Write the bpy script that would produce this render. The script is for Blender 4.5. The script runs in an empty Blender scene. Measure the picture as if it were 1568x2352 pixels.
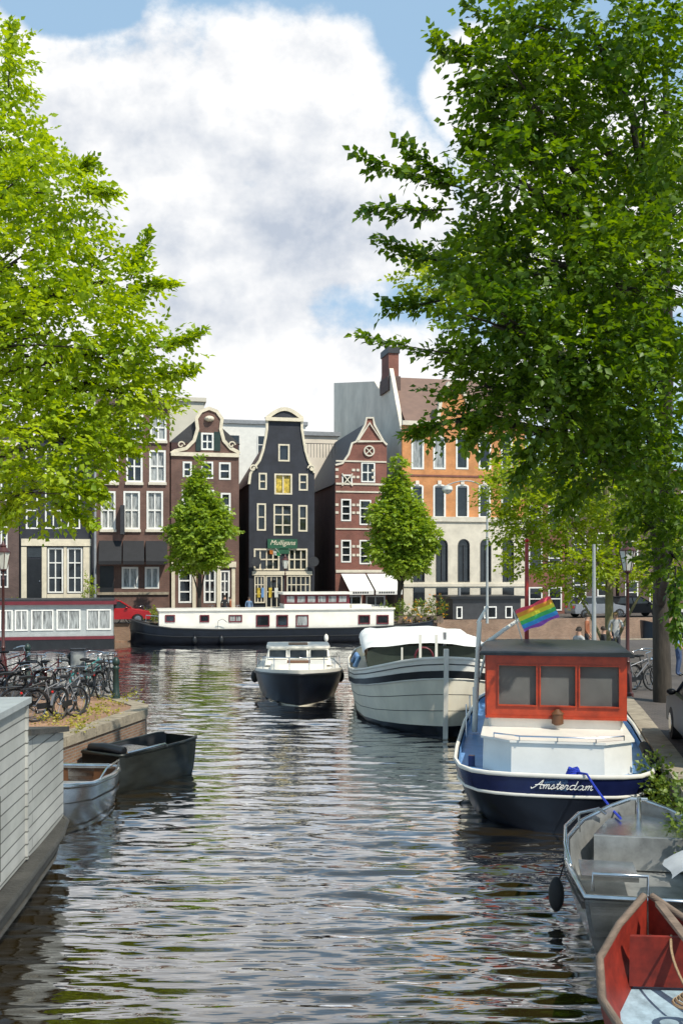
import bpy, bmesh, math, random
import numpy as np
from mathutils import Vector, Matrix
from mathutils.geometry import tessellate_polygon
R=math.radians; rnd=random.Random(7); nr=np.random.default_rng(7)
S=bpy.context.scene; COL=S.collection
F=2287.; CX=784.; HY=1310.; H=4.4
def P(px,py,d): return Vector(((px-CX)*d/F, d, H+(HY-py)*d/F))
def W(px,py,z=0.):
    d=F*(H-z)/(py-HY); return Vector(((px-CX)*d/F,d,z))
# ---------------------------------------------------------------- materials
M={}
def base(name):
    m=bpy.data.materials.new(name); m.use_nodes=True; nt=m.node_tree
    return m,nt,nt.nodes['Principled BSDF']
def mat(name,col,rough=.6,metal=0.,var=.18,scale=3.,bump=0.,bscale=20.,stretch=(1,1,1),detail=6,spec=.5):
    m,nt,b=base(name); N=nt.nodes; L=nt.links
    tc=N.new('ShaderNodeTexCoord'); mp=N.new('ShaderNodeMapping'); mp.inputs['Scale'].default_value=stretch
    L.new(tc.outputs['Object'],mp.inputs[0])
    n=N.new('ShaderNodeTexNoise'); n.inputs['Scale'].default_value=scale; n.inputs['Detail'].default_value=detail; n.inputs['Roughness'].default_value=.65
    L.new(mp.outputs[0],n.inputs['Vector'])
    r=N.new('ShaderNodeValToRGB'); e=r.color_ramp.elements
    e[0].position=.3; e[1].position=.72
    e[0].color=[max(0,c*(1-var)) for c in col]+[1]; e[1].color=[min(1,c*(1+var)) for c in col]+[1]
    L.new(n.outputs[0],r.inputs[0]); L.new(r.outputs[0],b.inputs['Base Color'])
    b.inputs['Roughness'].default_value=rough; b.inputs['Metallic'].default_value=metal; b.inputs['Specular IOR Level'].default_value=spec
    if bump:
        n2=N.new('ShaderNodeTexNoise'); n2.inputs['Scale'].default_value=bscale; n2.inputs['Detail'].default_value=4
        L.new(mp.outputs[0],n2.inputs['Vector'])
        bp=N.new('ShaderNodeBump'); bp.inputs['Strength'].default_value=bump; bp.inputs['Distance'].default_value=.03
        L.new(n2.outputs[0],bp.inputs['Height']); L.new(bp.outputs[0],b.inputs['Normal'])
    M[name]=m; return m
def leafmat(name,dark,light,trans=.4):
    m,nt,b=base(name); N=nt.nodes; L=nt.links
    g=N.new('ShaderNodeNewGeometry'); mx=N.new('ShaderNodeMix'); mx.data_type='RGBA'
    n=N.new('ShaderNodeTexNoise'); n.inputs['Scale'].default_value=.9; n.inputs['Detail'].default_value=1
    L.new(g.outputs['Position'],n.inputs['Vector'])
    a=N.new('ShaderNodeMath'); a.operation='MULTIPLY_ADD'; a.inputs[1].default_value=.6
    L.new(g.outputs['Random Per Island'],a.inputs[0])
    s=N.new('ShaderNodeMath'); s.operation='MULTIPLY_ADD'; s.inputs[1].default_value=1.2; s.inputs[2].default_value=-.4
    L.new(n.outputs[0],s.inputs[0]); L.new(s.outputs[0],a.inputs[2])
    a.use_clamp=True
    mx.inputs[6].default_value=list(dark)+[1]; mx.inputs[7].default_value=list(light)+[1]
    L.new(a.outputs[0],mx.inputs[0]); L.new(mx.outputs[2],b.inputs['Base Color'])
    b.inputs['Roughness'].default_value=.42; b.inputs['Specular IOR Level'].default_value=.4
    t=N.new('ShaderNodeBsdfTranslucent'); hs=N.new('ShaderNodeHueSaturation'); hs.inputs['Value'].default_value=1.7; hs.inputs['Hue'].default_value=.485; hs.inputs['Saturation'].default_value=1.1
    L.new(mx.outputs[2],hs.inputs['Color']); L.new(hs.outputs[0],t.inputs[0])
    ms=N.new('ShaderNodeMixShader'); ms.inputs[0].default_value=trans
    L.new(b.outputs[0],ms.inputs[1]); L.new(t.outputs[0],ms.inputs[2])
    L.new(ms.outputs[0],N['Material Output'].inputs[0]); M[name]=m
def brickmat(name,c1,c2,mortar,bw=.21,bh=.062,ms=.01,plane='xz',bump=.4,rough=.85,lo=.65,hi=1.25):
    m,nt,b=base(name); N=nt.nodes; L=nt.links
    tc=N.new('ShaderNodeTexCoord'); sp=N.new('ShaderNodeSeparateXYZ'); cb=N.new('ShaderNodeCombineXYZ')
    L.new(tc.outputs['Object'],sp.inputs[0])
    if plane=='sz':
        ad=N.new('ShaderNodeMath'); ad.operation='ADD'; L.new(sp.outputs[0],ad.inputs[0]); L.new(sp.outputs[1],ad.inputs[1]); L.new(ad.outputs[0],cb.inputs[0]); L.new(sp.outputs[2],cb.inputs[1])
    elif plane=='xy': L.new(sp.outputs[0],cb.inputs[0]); L.new(sp.outputs[1],cb.inputs[1])
    else: L.new(sp.outputs[0],cb.inputs[0]); L.new(sp.outputs[2],cb.inputs[1])
    t=N.new('ShaderNodeTexBrick'); t.inputs['Scale'].default_value=1.
    t.inputs['Brick Width'].default_value=bw; t.inputs['Row Height'].default_value=bh; t.inputs['Mortar Size'].default_value=ms
    t.inputs['Color1'].default_value=list(c1)+[1]; t.inputs['Color2'].default_value=list(c2)+[1]; t.inputs['Mortar'].default_value=list(mortar)+[1]
    L.new(cb.outputs[0],t.inputs['Vector'])
    n=N.new('ShaderNodeTexNoise'); n.inputs['Scale'].default_value=.8; n.inputs['Detail'].default_value=7; n.inputs['Roughness'].default_value=.7
    L.new(tc.outputs['Object'],n.inputs['Vector'])
    mr=N.new('ShaderNodeMapRange'); mr.inputs[1].default_value=.3; mr.inputs[2].default_value=.7; mr.inputs[3].default_value=lo; mr.inputs[4].default_value=hi
    L.new(n.outputs[0],mr.inputs[0])
    mx=N.new('ShaderNodeMix'); mx.data_type='RGBA'; mx.blend_type='MULTIPLY'; mx.inputs[0].default_value=1
    L.new(t.outputs[0],mx.inputs[6]); L.new(mr.outputs[0],mx.inputs[7]); L.new(mx.outputs[2],b.inputs['Base Color'])
    b.inputs['Roughness'].default_value=rough
    bp=N.new('ShaderNodeBump'); bp.inputs['Strength'].default_value=bump; bp.inputs['Distance'].default_value=.01; bp.invert=True
    L.new(t.outputs['Fac'],bp.inputs['Height']); L.new(bp.outputs[0],b.inputs['Normal']); M[name]=m
def stripemat(name,cols,axis=2,rough=.7):
    m,nt,b=base(name); N=nt.nodes; L=nt.links
    tc=N.new('ShaderNodeTexCoord'); sp=N.new('ShaderNodeSeparateXYZ'); L.new(tc.outputs['Generated'],sp.inputs[0])
    r=N.new('ShaderNodeValToRGB'); r.color_ramp.interpolation='CONSTANT'; e=r.color_ramp.elements
    for i,c in enumerate(cols):
        q=e[i] if i<2 else e.new(i/len(cols))
        q.position=i/len(cols); q.color=list(c)+[1]
    L.new(sp.outputs[axis],r.inputs[0]); L.new(r.outputs[0],b.inputs['Base Color']); b.inputs['Roughness'].default_value=rough
    t=N.new('ShaderNodeBsdfTranslucent'); L.new(r.outputs[0],t.inputs[0]); ms=N.new('ShaderNodeMixShader'); ms.inputs[0].default_value=.35
    L.new(b.outputs[0],ms.inputs[1]); L.new(t.outputs[0],ms.inputs[2]); L.new(ms.outputs[0],N['Material Output'].inputs[0]); M[name]=m
def wavemat(name,c1,c2,axis='Z',scale=8.,bump=.6,rough=.6,dist=.02,profile='SAW',metal=0):
    m,nt,b=base(name); N=nt.nodes; L=nt.links
    tc=N.new('ShaderNodeTexCoord'); w=N.new('ShaderNodeTexWave'); w.bands_direction=axis; w.wave_profile=profile
    w.inputs['Scale'].default_value=scale; L.new(tc.outputs['Object'],w.inputs['Vector'])
    n=N.new('ShaderNodeTexNoise'); n.inputs['Scale'].default_value=2.; n.inputs['Detail'].default_value=8; L.new(tc.outputs['Object'],n.inputs['Vector'])
    a=N.new('ShaderNodeMath'); a.operation='MULTIPLY_ADD'; a.inputs[1].default_value=.35; L.new(w.outputs[1],a.inputs[0]); 
    a2=N.new('ShaderNodeMath'); a2.operation='MULTIPLY_ADD'; a2.inputs[1].default_value=1.1; a2.inputs[2].default_value=-.2; L.new(n.outputs[0],a2.inputs[0]); L.new(a2.outputs[0],a.inputs[2]); a.use_clamp=True
    mx=N.new('ShaderNodeMix'); mx.data_type='RGBA'; mx.inputs[6].default_value=list(c1)+[1]; mx.inputs[7].default_value=list(c2)+[1]
    L.new(a.outputs[0],mx.inputs[0]); L.new(mx.outputs[2],b.inputs['Base Color']); b.inputs['Roughness'].default_value=rough; b.inputs['Metallic'].default_value=metal
    bp=N.new('ShaderNodeBump'); bp.inputs['Strength'].default_value=bump; bp.inputs['Distance'].default_value=dist; L.new(w.outputs[1],bp.inputs['Height']); L.new(bp.outputs[0],b.inputs['Normal']); M[name]=m
mat('white',(.76,.74,.68),.5,var=.1,scale=2); mat('cream',(.66,.58,.43),.6,var=.16,scale=2.5); mat('boatwhite',(.77,.73,.64),.32,var=.1,scale=1.5)
mat('barge',(.78,.72,.58),.4,var=.18,scale=1.2,stretch=(1,1,.35))
mat('black',(.012,.013,.015),.4,var=.4); mat('blackwall',(.02,.022,.03),.7,var=.4,scale=1.2,bump=.2); mat('charcoal',(.03,.031,.034),.5,var=.3)
mat('hulldark',(.006,.008,.014),.3,var=.4,scale=2); mat('navy',(.009,.014,.06),.22,var=.3,scale=2); mat('deckblue',(.13,.27,.5),.5,var=.25,scale=2.5)
mat('orange',(.38,.04,.009),.4,var=.35,scale=3.5); mat('redpaint',(.33,.02,.015),.3,var=.15); mat('maroon',(.13,.012,.02),.45,var=.2)
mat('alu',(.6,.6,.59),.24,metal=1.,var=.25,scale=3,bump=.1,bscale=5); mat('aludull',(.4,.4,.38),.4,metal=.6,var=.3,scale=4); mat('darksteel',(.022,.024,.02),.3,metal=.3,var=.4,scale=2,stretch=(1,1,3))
mat('tarp',(.45,.46,.46),.6,var=.15,bump=.5,bscale=4); mat('tarpwhite',(.8,.78,.73),.5,var=.08,bump=.9,bscale=2.2)
mat('rope',(.01,.035,.4),.7,var=.4,scale=40,bump=.6,bscale=60); mat('ropetan',(.33,.22,.12),.8,var=.35,scale=40); mat('rubber',(.015,.015,.015),.75,var=.3)
mat('wood',(.2,.09,.03),.45,var=.4,scale=3,stretch=(1,6,6)); mat('oldwood',(.17,.12,.085),.75,var=.4,scale=4,stretch=(1,1,8),bump=.4); mat('green',(.02,.09,.045),.4,var=.2); mat('dkgreen',(.015,.035,.028),.45,var=.3)
mat('lampbrown',(.07,.022,.018),.4,var=.25); mat('glass',(.018,.022,.026),.04,var=.8,scale=.7,spec=.8); mat('glasscur',(.3,.31,.3),.12,var=.8,scale=3,stretch=(4,4,.5)); mat('glassyel',(.5,.36,.05),.2,var=.8,scale=4); mat('glassdull',(.02,.026,.03),.3,var=.6,scale=1.5,spec=.2)
mat('lampglass',(.62,.62,.55),.15,var=.1); mat('stone',(.3,.25,.18),.85,var=.35,scale=4,bump=.5); mat('whitestone',(.62,.56,.45),.75,var=.16,scale=1.5)
mat('greywall',(.74,.65,.53),.85,var=.2,scale=.35,bump=.2); mat('beige',(.6,.55,.44),.8,var=.1,scale=.4); mat('greyroof',(.25,.26,.27),.6,var=.2)
mat('bluerow',(.3,.41,.47),.6,var=.35,scale=6,bump=.2); mat('redrow',(.2,.017,.008),.55,var=.5,scale=5); mat('whiterow',(.42,.36,.28),.6,var=.5,scale=6)
mat('canvasg',(.02,.03,.022),.6,var=.3); mat('awnblack',(.012,.012,.014),.8,var=.3); mat('awnwhite',(.74,.72,.67),.8,var=.06); mat('carred',(.35,.012,.015),.2,var=.1); mat('carblack',(.008,.009,.011),.35,var=.2,spec=.08); mat('carsilver',(.3,.31,.33),.3,metal=.5,var=.1)
mat('chrome',(.6,.6,.6),.2,metal=1,var=.1); mat('skin',(.42,.24,.16),.55,var=.1); mat('hairdark',(.03,.018,.01),.6,var=.3); mat('hairfair',(.2,.12,.05),.6,var=.3); mat('denim',(.05,.08,.16),.8,var=.25,scale=9)
mat('shirtblack',(.02,.02,.023),.8,var=.2); mat('shirtwhite',(.38,.38,.37),.8,var=.15); mat('shirtblue',(.15,.24,.38),.8,var=.15); mat('shirtrust',(.3,.1,.045),.8,var=.15); mat('trousers',(.04,.04,.05),.85,var=.2)
mat('lightred',(.5,.02,.015),.2,var=.1); mat('lamplens',(.35,.35,.34),.2,var=.1,spec=.2); mat('teal',(.05,.28,.27),.4,var=.15); mat('bikegrey',(.2,.2,.21),.4,metal=.3,var=.1); mat('leather',(.12,.05,.02),.5,var=.2)
mat('bark',(.05,.04,.03),.9,var=.4,scale=6,stretch=(1,1,.25),bump=.8,bscale=14); mat('barklight',(.2,.18,.09),.9,var=.35,scale=6,stretch=(1,1,.3),bump=.6); mat('hullfoot',(.05,.047,.04),.7,var=.5,scale=2,bump=.4,stretch=(1,1,2)); mat('vent',(.34,.36,.35),.6,var=.15)
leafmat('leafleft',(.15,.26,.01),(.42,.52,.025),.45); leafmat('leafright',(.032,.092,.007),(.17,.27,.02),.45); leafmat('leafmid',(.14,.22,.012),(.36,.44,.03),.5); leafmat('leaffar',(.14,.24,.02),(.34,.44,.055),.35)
leafmat('leafivy',(.05,.1,.01),(.2,.26,.04),.3); leafmat('petal',(.5,.12,.02),(.7,.5,.05),.3); leafmat('weed',(.16,.2,.02),(.5,.42,.07),.3)
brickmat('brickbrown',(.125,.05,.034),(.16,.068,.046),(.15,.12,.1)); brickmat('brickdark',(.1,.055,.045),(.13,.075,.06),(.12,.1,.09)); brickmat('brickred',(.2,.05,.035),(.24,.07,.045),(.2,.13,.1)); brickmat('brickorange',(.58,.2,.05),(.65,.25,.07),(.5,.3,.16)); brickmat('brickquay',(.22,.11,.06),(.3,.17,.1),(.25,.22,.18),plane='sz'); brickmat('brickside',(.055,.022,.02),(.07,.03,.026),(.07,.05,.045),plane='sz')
brickmat('paving',(.33,.17,.1),(.4,.22,.13),(.26,.2,.13),bw=.2,bh=.1,plane='xy'); brickmat('cobble',(.085,.07,.06),(.11,.09,.078),(.06,.05,.042),bw=.2,bh=.1,plane='xy'); brickmat('planks',(.37,.37,.335),(.43,.425,.39),(.1,.1,.09),bw=4.,bh=.165,ms=.009,plane='sz',bump=.8,rough=.6,lo=.68,hi=1.15)  # planks darkened overall: averaged dappled tree shade is put into their colour
wavemat('tileroof',(.1,.033,.022),(.17,.06,.04),'Z',3.,.7); wavemat('tiledark',(.035,.034,.037),(.07,.066,.066),'Z',3.,.7); wavemat('tilebrown',(.13,.075,.055),(.22,.13,.09),'Z',3.,.7)
wavemat('blind',(.055,.055,.052),(.15,.15,.14),'Z',16.,.8,.6,.01,'SIN')
# ---------------------------------------------------------------- mesh builder
WORLD={}
def rootof(o):
    while o.parent: o=o.parent
    return o
class MB:
    def __init__(s): s.v=[]; s.f=[]
    def add(s,vs,fs):
        o=len(s.v); s.v+=[tuple(p) for p in vs]; s.f+=[tuple(i+o for i in f) for f in fs]; return s
    def box(s,x0,y0,z0,x1,y1,z1):
        return s.add([(x0,y0,z0),(x1,y0,z0),(x1,y1,z0),(x0,y1,z0),(x0,y0,z1),(x1,y0,z1),(x1,y1,z1),(x0,y1,z1)],[(0,3,2,1),(4,5,6,7),(0,1,5,4),(1,2,6,5),(2,3,7,6),(3,0,4,7)])
    def loft(s,rings,closed=True,c0=True,c1=True):
        n=len(rings[0]); vs=[p for r in rings for p in r]; fs=[]
        for i in range(len(rings)-1):
            for j in range(n if closed else n-1):
                k=(j+1)%n; fs.append((i*n+j,i*n+k,(i+1)*n+k,(i+1)*n+j))
        if closed and c0: fs.append(tuple(range(n))[::-1])
        if closed and c1: fs.append(tuple((len(rings)-1)*n+j for j in range(n)))
        return s.add(vs,fs)
    def tube(s,pts,r,n=8):
        pts=[Vector(p) for p in pts]; rs=r if isinstance(r,(list,tuple)) else [r]*len(pts); rings=[]; a=None
        for i,p in enumerate(pts):
            t=(pts[min(i+1,len(pts)-1)]-pts[max(i-1,0)])
            if t.length<1e-9: t=Vector((0,0,1))
            t.normalize()
            if a is None: a=t.cross(Vector((0,0,1)) if abs(t.z)<.9 else Vector((1,0,0)))
            a=a-t*a.dot(t); a.normalize(); b=t.cross(a)
            rings.append([p+(a*math.cos(q)+b*math.sin(q))*rs[i] for q in [2*math.pi*k/n for k in range(n)]])
        return s.loft(rings)
    def lathe(s,prof,n=12,c=(0,0,0)):
        return s.loft([[(c[0]+r*math.cos(2*math.pi*k/n),c[1]+r*math.sin(2*math.pi*k/n),c[2]+z) for k in range(n)] for r,z in prof])
    def ball(s,c,r,n=10,sz=1.):
        return s.lathe([(max(1e-3,r*math.sin(math.pi*i/n)),-r*sz*math.cos(math.pi*i/n)) for i in range(n+1)],n+2,c)
    def prism(s,poly,y0,y1):
        n=len(poly); return s.add([(x,y0,z) for x,z in poly]+[(x,y1,z) for x,z in poly],[tuple(range(n)),tuple(range(2*n-1,n-1,-1))]+[(i,(i+1)%n,n+(i+1)%n,n+i) for i in range(n)])
    def vprism(s,poly,z0,z1,sc=1.,c=(0,0)):
        n=len(poly); return s.add([(x,y,z0) for x,y in poly]+[(c[0]+(x-c[0])*sc,c[1]+(y-c[1])*sc,z1) for x,y in poly],[tuple(range(n))[::-1],tuple(range(n,2*n))]+[(i,(i+1)%n,n+(i+1)%n,n+i) for i in range(n)])
    def rbox(s,x0,y0,x1,y1,z0,z1,r=.1,k=3,sc=1.):
        pl=[]
        for cx,cy,a0 in ((x1-r,y1-r,0),(x0+r,y1-r,90),(x0+r,y0+r,180),(x1-r,y0+r,270)):
            for i in range(k+1): a=R(a0+90*i/k); pl.append((cx+r*math.cos(a),cy+r*math.sin(a)))
        return s.vprism(pl,z0,z1,sc,((x0+x1)/2,(y0+y1)/2))
    def band(s,pts,w,y0,y1):
        n=len(pts); L=[];Q=[]
        for i in range(n):
            a=pts[max(i-1,0)]; b=pts[min(i+1,n-1)]; dx,dz=b[0]-a[0],b[1]-a[1]; l=math.hypot(dx,dz) or 1
            nx,nz=-dz/l*w/2,dx/l*w/2; L.append((pts[i][0]+nx,pts[i][1]+nz)); Q.append((pts[i][0]-nx,pts[i][1]-nz))
        return s.loft([[(L[i][0],y0,L[i][1]),(Q[i][0],y0,Q[i][1]),(Q[i][0],y1,Q[i][1]),(L[i][0],y1,L[i][1])] for i in range(n)])
    def facade(s,outline,holes,y,th=.25,rev=.2):
        loops=[outline]+holes; flat=[p for l in loops for p in l]
        tri=tessellate_polygon([[Vector((p[0],p[1],0)) for p in l] for l in loops])
        s.add([(p[0],y,p[1]) for p in flat],[tuple(t) for t in tri])
        for li,l in enumerate(loops):
            n=len(l); d=th if li==0 else rev
            s.add([(p[0],y,p[1]) for p in l]+[(p[0],y+d,p[1]) for p in l],[(i,(i+1)%n,n+(i+1)%n,n+i) for i in range(n)])
        return s
    def xf(s,T):
        s.v=[tuple(T@Vector(p)) for p in s.v]; return s
    def build(s,name,m,parent=None,smooth=0,label=None,norm=True):
        me=bpy.data.meshes.new(name); v=np.array(s.v,dtype=float); off=np.zeros(3)
        if parent is None:
            off=np.array([(v[:,0].min()+v[:,0].max())/2,(v[:,1].min()+v[:,1].max())/2,v[:,2].min()])
        else:
            rt=rootof(parent)
            if rt.name in WORLD: off=np.array(WORLD[rt.name])
        me.from_pydata((v-off).tolist(),[],s.f)
        if norm:
            bm=bmesh.new(); bm.from_mesh(me); bmesh.ops.recalc_face_normals(bm,faces=bm.faces); bm.to_mesh(me); bm.free()
        if smooth:
            me.polygons.foreach_set('use_smooth',[True]*len(me.polygons)); me.set_sharp_from_angle(angle=R(smooth))
        me.materials.append(M[m] if isinstance(m,str) else m)
        o=bpy.data.objects.new(name,me); COL.objects.link(o)
        if parent is None: o.location=off
        else: o.parent=parent
        if label: o['label']=label
        return o
def tag(o,label,cat,group=None,kind=None):
    o['label']=label; o['category']=cat
    if group: o['group']=group
    if kind: o['kind']=kind
    return o
def struct(o): o['kind']='structure'; return o
def thing(name,label,cat,loc=(0,0,0),rz=0.,group=None,world=False):
    o=bpy.data.objects.new(name,None); COL.objects.link(o); o.location=loc; o.rotation_euler=(0,0,rz); o.empty_display_size=.2
    if world: WORLD[o.name]=tuple(loc)
    return tag(o,label,cat,group)
def dup(o,loc,rz,label,mats={},skip=()):
    def cp(x,par):
        c=x.copy(); COL.objects.link(c); c.parent=par
        if x.name.split('.')[0] in mats and c.material_slots:
            c.material_slots[0].link='OBJECT'; c.material_slots[0].material=M[mats[x.name.split('.')[0]]]
        for k in [k for k in x.children]:
            if k.name.split('.')[0] not in skip: cp(k,c)
        return c
    r=cp(o,None); r.location=loc; r.rotation_euler=(0,0,rz); r['label']=label
    return r
def text(body,size,T,m,parent,name='lettering',shear=0.,ext=.004,align='CENTER'):
    cu=bpy.data.curves.new(name,'FONT'); cu.body=body; cu.size=size; cu.shear=shear; cu.extrude=ext; cu.align_x=align; cu.align_y='CENTER'
    o=bpy.data.objects.new(name,cu); COL.objects.link(o); bpy.context.view_layer.update()
    dg=bpy.context.evaluated_depsgraph_get(); me=bpy.data.meshes.new_from_object(o.evaluated_get(dg)); bpy.data.objects.remove(o)
    rt=rootof(parent); me.transform(T)
    if rt.name in WORLD: me.transform(Matrix.Translation(-Vector(WORLD[rt.name])))
    me.materials.clear(); me.materials.append(M[m]); me.name=name
    o=bpy.data.objects.new(name,me); COL.objects.link(o); o.parent=parent; return o
UPR=Matrix.Rotation(R(90),4,'X')
def pwin(par,x0,z0,x1,z1,y=0.,f='white',g='glass',nx=1,nz=1,fw=.1,dep=.12,T=None,arch=0.,proud=.03):
    m=MB(); a=y-proud; b=y+dep-.008; p=MB(); w=fw*.4; c=a+(b-a)*.45
    if arch:
        xm=(x0+x1)/2; r=(x1-x0)/2
        def lp(q): return [(x0+q,z0+q)]+[(xm-(r-q)*math.cos(math.pi*i/10),z1-arch+(arch-q)*math.sin(math.pi*i/10)) for i in range(11)]+[(x1-q,z0+q)]
        A=lp(0);B=lp(fw); n=len(A)
        m.loft([[(A[i][0],a,A[i][1]),(B[i][0],a,B[i][1]),(B[i][0],b,B[i][1]),(A[i][0],b,A[i][1])] for i in list(range(n))+[0]],True,False,False)
        p.add([(q[0],y+dep,q[1]) for q in B],[tuple(range(n))])
        zt=z1-arch
        if nz>1: m.box(x0+fw,c,zt-w,x1-fw,b,zt)
    else:
        m.box(x0,a,z0,x0+fw,b,z1).box(x1-fw,a,z0,x1,b,z1).box(x0+fw,a,z0,x1-fw,b,z0+fw).box(x0+fw,a,z1-fw,x1-fw,b,z1)
        p.add([(x0+fw*.5,y+dep,z0+fw*.5),(x1-fw*.5,y+dep,z0+fw*.5),(x1-fw*.5,y+dep,z1-fw*.5),(x0+fw*.5,y+dep,z1-fw*.5)],[(0,1,2,3)]); zt=z1-fw
        for k in range(1,nz): q=z0+(z1-z0)*k/nz; m.box(x0+fw,c,q-w,x1-fw,b,q+w)
    for k in range(1,nx): q=x0+(x1-x0)*k/nx; m.box(q-w,c+.004,z0+fw,q+w,b-.004,zt)
    if T is not None: m.xf(T); p.xf(T)
    o=m.build('window',f,par); p.build('pane',g,o,norm=False); return o
# ---------------------------------------------------------------- leaves / trees
def leaves(name,pos,dr,nm,size,m,parent):
    dr=dr/np.linalg.norm(dr,axis=1,keepdims=True); sd=np.cross(dr,nm); sd/=np.linalg.norm(sd,axis=1,keepdims=True)+1e-9; nm=np.cross(sd,dr); L=size[:,None]
    v=np.stack([pos,pos+dr*.42*L+sd*.36*L+nm*.07*L,pos+dr*L-nm*.08*L,pos+dr*.42*L-sd*.36*L+nm*.07*L],1).reshape(-1,3)
    if parent is not None and rootof(parent).name in WORLD: v=v-np.array(WORLD[rootof(parent).name])
    n=len(pos); me=bpy.data.meshes.new(name); me.vertices.add(4*n); me.vertices.foreach_set('co',v.ravel())
    i=np.arange(n)[:,None]*4; me.loops.add(6*n); me.loops.foreach_set('vertex_index',(i+np.array([[0,1,2,0,2,3]])).ravel())
    me.polygons.add(2*n); me.polygons.foreach_set('loop_start',np.arange(2*n)*3); me.polygons.foreach_set('loop_total',np.full(2*n,3)); me.update(calc_edges=True); me.validate()
    me.materials.append(M[m]); o=bpy.data.objects.new(name,me); COL.objects.link(o)
    if parent is not None: o.parent=parent
    return o
def sprays(p,t,n,ln,ls):
    N=len(p); t=t/np.linalg.norm(t,axis=1,keepdims=True); up=np.tile([0,0,1.],(N,1))+nr.normal(0,.3,(N,3)); sd=np.cross(t,up); sd/=np.linalg.norm(sd,axis=1,keepdims=True); up=np.cross(sd,t)
    PP=[];DD=[];NN=[];SS=[]; l=(ln*nr.uniform(.6,1.3,N))[:,None]
    for j in range(n):
        s=(j+.7)/n; g=1 if j%2 else -1
        PP.append(p+t*l*s-np.array([0,0,1])*l*.2*s*s+nr.normal(0,.02,(N,3)))
        DD.append(t*(.5+.5*(j==n-1))+sd*g*.8*(j!=n-1)+nr.normal(0,.25,(N,3))-np.array([0,0,.22])); NN.append(up+nr.normal(0,.36,(N,3))); SS.append(ls*nr.uniform(.65,1.2,N))
    return np.concatenate(PP),np.concatenate(DD),np.concatenate(NN),np.concatenate(SS)
def lobe_pts(c,r,n,fill=.3):
    q=nr.normal(0,1,(n,3)); q/=np.linalg.norm(q,axis=1,keepdims=True); u=(fill+(1.06-fill)*nr.uniform(0,1,n)**.7)[:,None]
    return np.array(c)+q*u*np.array(r), q*np.array([.8,.8,.5])+nr.normal(0,.4,(n,3))*np.array([1,1,.6])+np.array([0,0,.05])
def bez(a,b,c,n=8): return [a*(1-t)**2+b*2*t*(1-t)+c*t*t for t in [i/n for i in range(n+1)]]
def tree(name,label,trunk,lobes,leafm,bark,ln,ls,n,dens,group=None,long_br=(),lean=.5,fill=.3):
    root=thing(name,label,'tree',trunk[0][0],0,group,True)
    MB().tube([t[0] for t in trunk],[t[1] for t in trunk],12).build('trunk',bark,root,60)
    top=[Vector(t[0]) for t in trunk]; br=MB(); A=[]
    for c,r in lobes:
        c=Vector(c); cand=[t for t in top if t.z<c.z-.3] or top[1:2]; a=max(cand,key=lambda t:t.z-.6*(t-c).length); k=.018*(c-a).length+.02
        mid=a*.45+c*.55+Vector((0,0,(c-a).length*.12))
        pts=bez(a,mid,c); br.tube(pts,[k*(1-.75*i/8) for i in range(9)],6)
        for _ in range(5):
            q=Vector(nr.normal(0,1,3)); q.normalize(); e=c+Vector((q.x*r[0],q.y*r[1],q.z*r[2]))*.9
            br.tube(bez(pts[6],(pts[6]+e)/2+Vector((0,0,.15)),e,4),[k*.3*(1-.8*i/4) for i in range(5)],4)
        m=int(dens*(r[0]*r[1]+r[0]*r[2]+r[1]*r[2])); p,t=lobe_pts(c,r,max(m,4),fill); A.append(sprays(p,t,n,ln,ls))
    for a,b in long_br:
        a=Vector(a);b=Vector(b); L=(b-a).length; pts=bez(a,(a+b)/2+Vector((0,0,-.06*L)),b,10); br.tube(pts,[.022*(1-.85*i/10) for i in range(11)],5)
        p=np.array([list(pts[i]) for i in range(1,11) for _ in range(3)]); d=np.tile(np.array((b-a).normalized()),(len(p),1))+nr.normal(0,.45,(len(p),3)); A.append(sprays(p,d,7,ln*.55,ls*1.05))
    br.build('branch',bark,root,60)
    leaves('crown',*[np.concatenate([a[i] for a in A]) for i in range(4)],leafm,root); return root
def L(px,py,d,rx,ry,rd): return (P(px,py,d),(rx*d/F,rd,ry*d/F))
# ---------------------------------------------------------------- ground, quays, water
def slab(name,poly,z0,z1,m): return struct(MB().vprism(poly,z0,z1).build(name,m))
TH=R(12); U=Vector((math.cos(TH),math.sin(TH),0)); V=Vector((-math.sin(TH),math.cos(TH),0)); O=Vector((-6.58,71,0))
def rowpt(t,v): p=O+U*t+V*v; return (p.x,p.y)
slab('ground',[rowpt(-160,-7.6),rowpt(200,-7.6),rowpt(2500,1500),rowpt(0,5000),rowpt(-2500,1500)],-1,1.1,'cobble')
slab('far_quay_wall',[rowpt(-160,-8),rowpt(200,-8),rowpt(200,-7.6),rowpt(-160,-7.6)],-1,1.13,'brickquay')
LQ=[(-8.2,6),(-5.4,19.6),(-4.57,23.4),(-4.7,24.3),(-5.85,26),(-12,30.8),(-60,38),(-60,6)]
RQ=[(3.4,4),(5.02,14.6),(6.6,23),(10.6,45),(13,47.5),(80,58),(80,4)]
def inset(poly,d):
    n=len(poly); out=[]; c=Vector((sum(p[0] for p in poly)/n,sum(p[1] for p in poly)/n))
    for i in range(n):
        a,b,e=Vector(poly[i-1]),Vector(poly[i]),Vector(poly[(i+1)%n]); n1=(b-a).orthogonal().normalized(); n2=(e-b).orthogonal().normalized()
        if n1.dot(c-b)<0: n1=-n1
        if n2.dot(c-b)<0: n2=-n2
        m=(n1+n2); m.normalize(); out.append(tuple(b+m*d/max(.4,m.dot(n1))))
    return out
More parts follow.
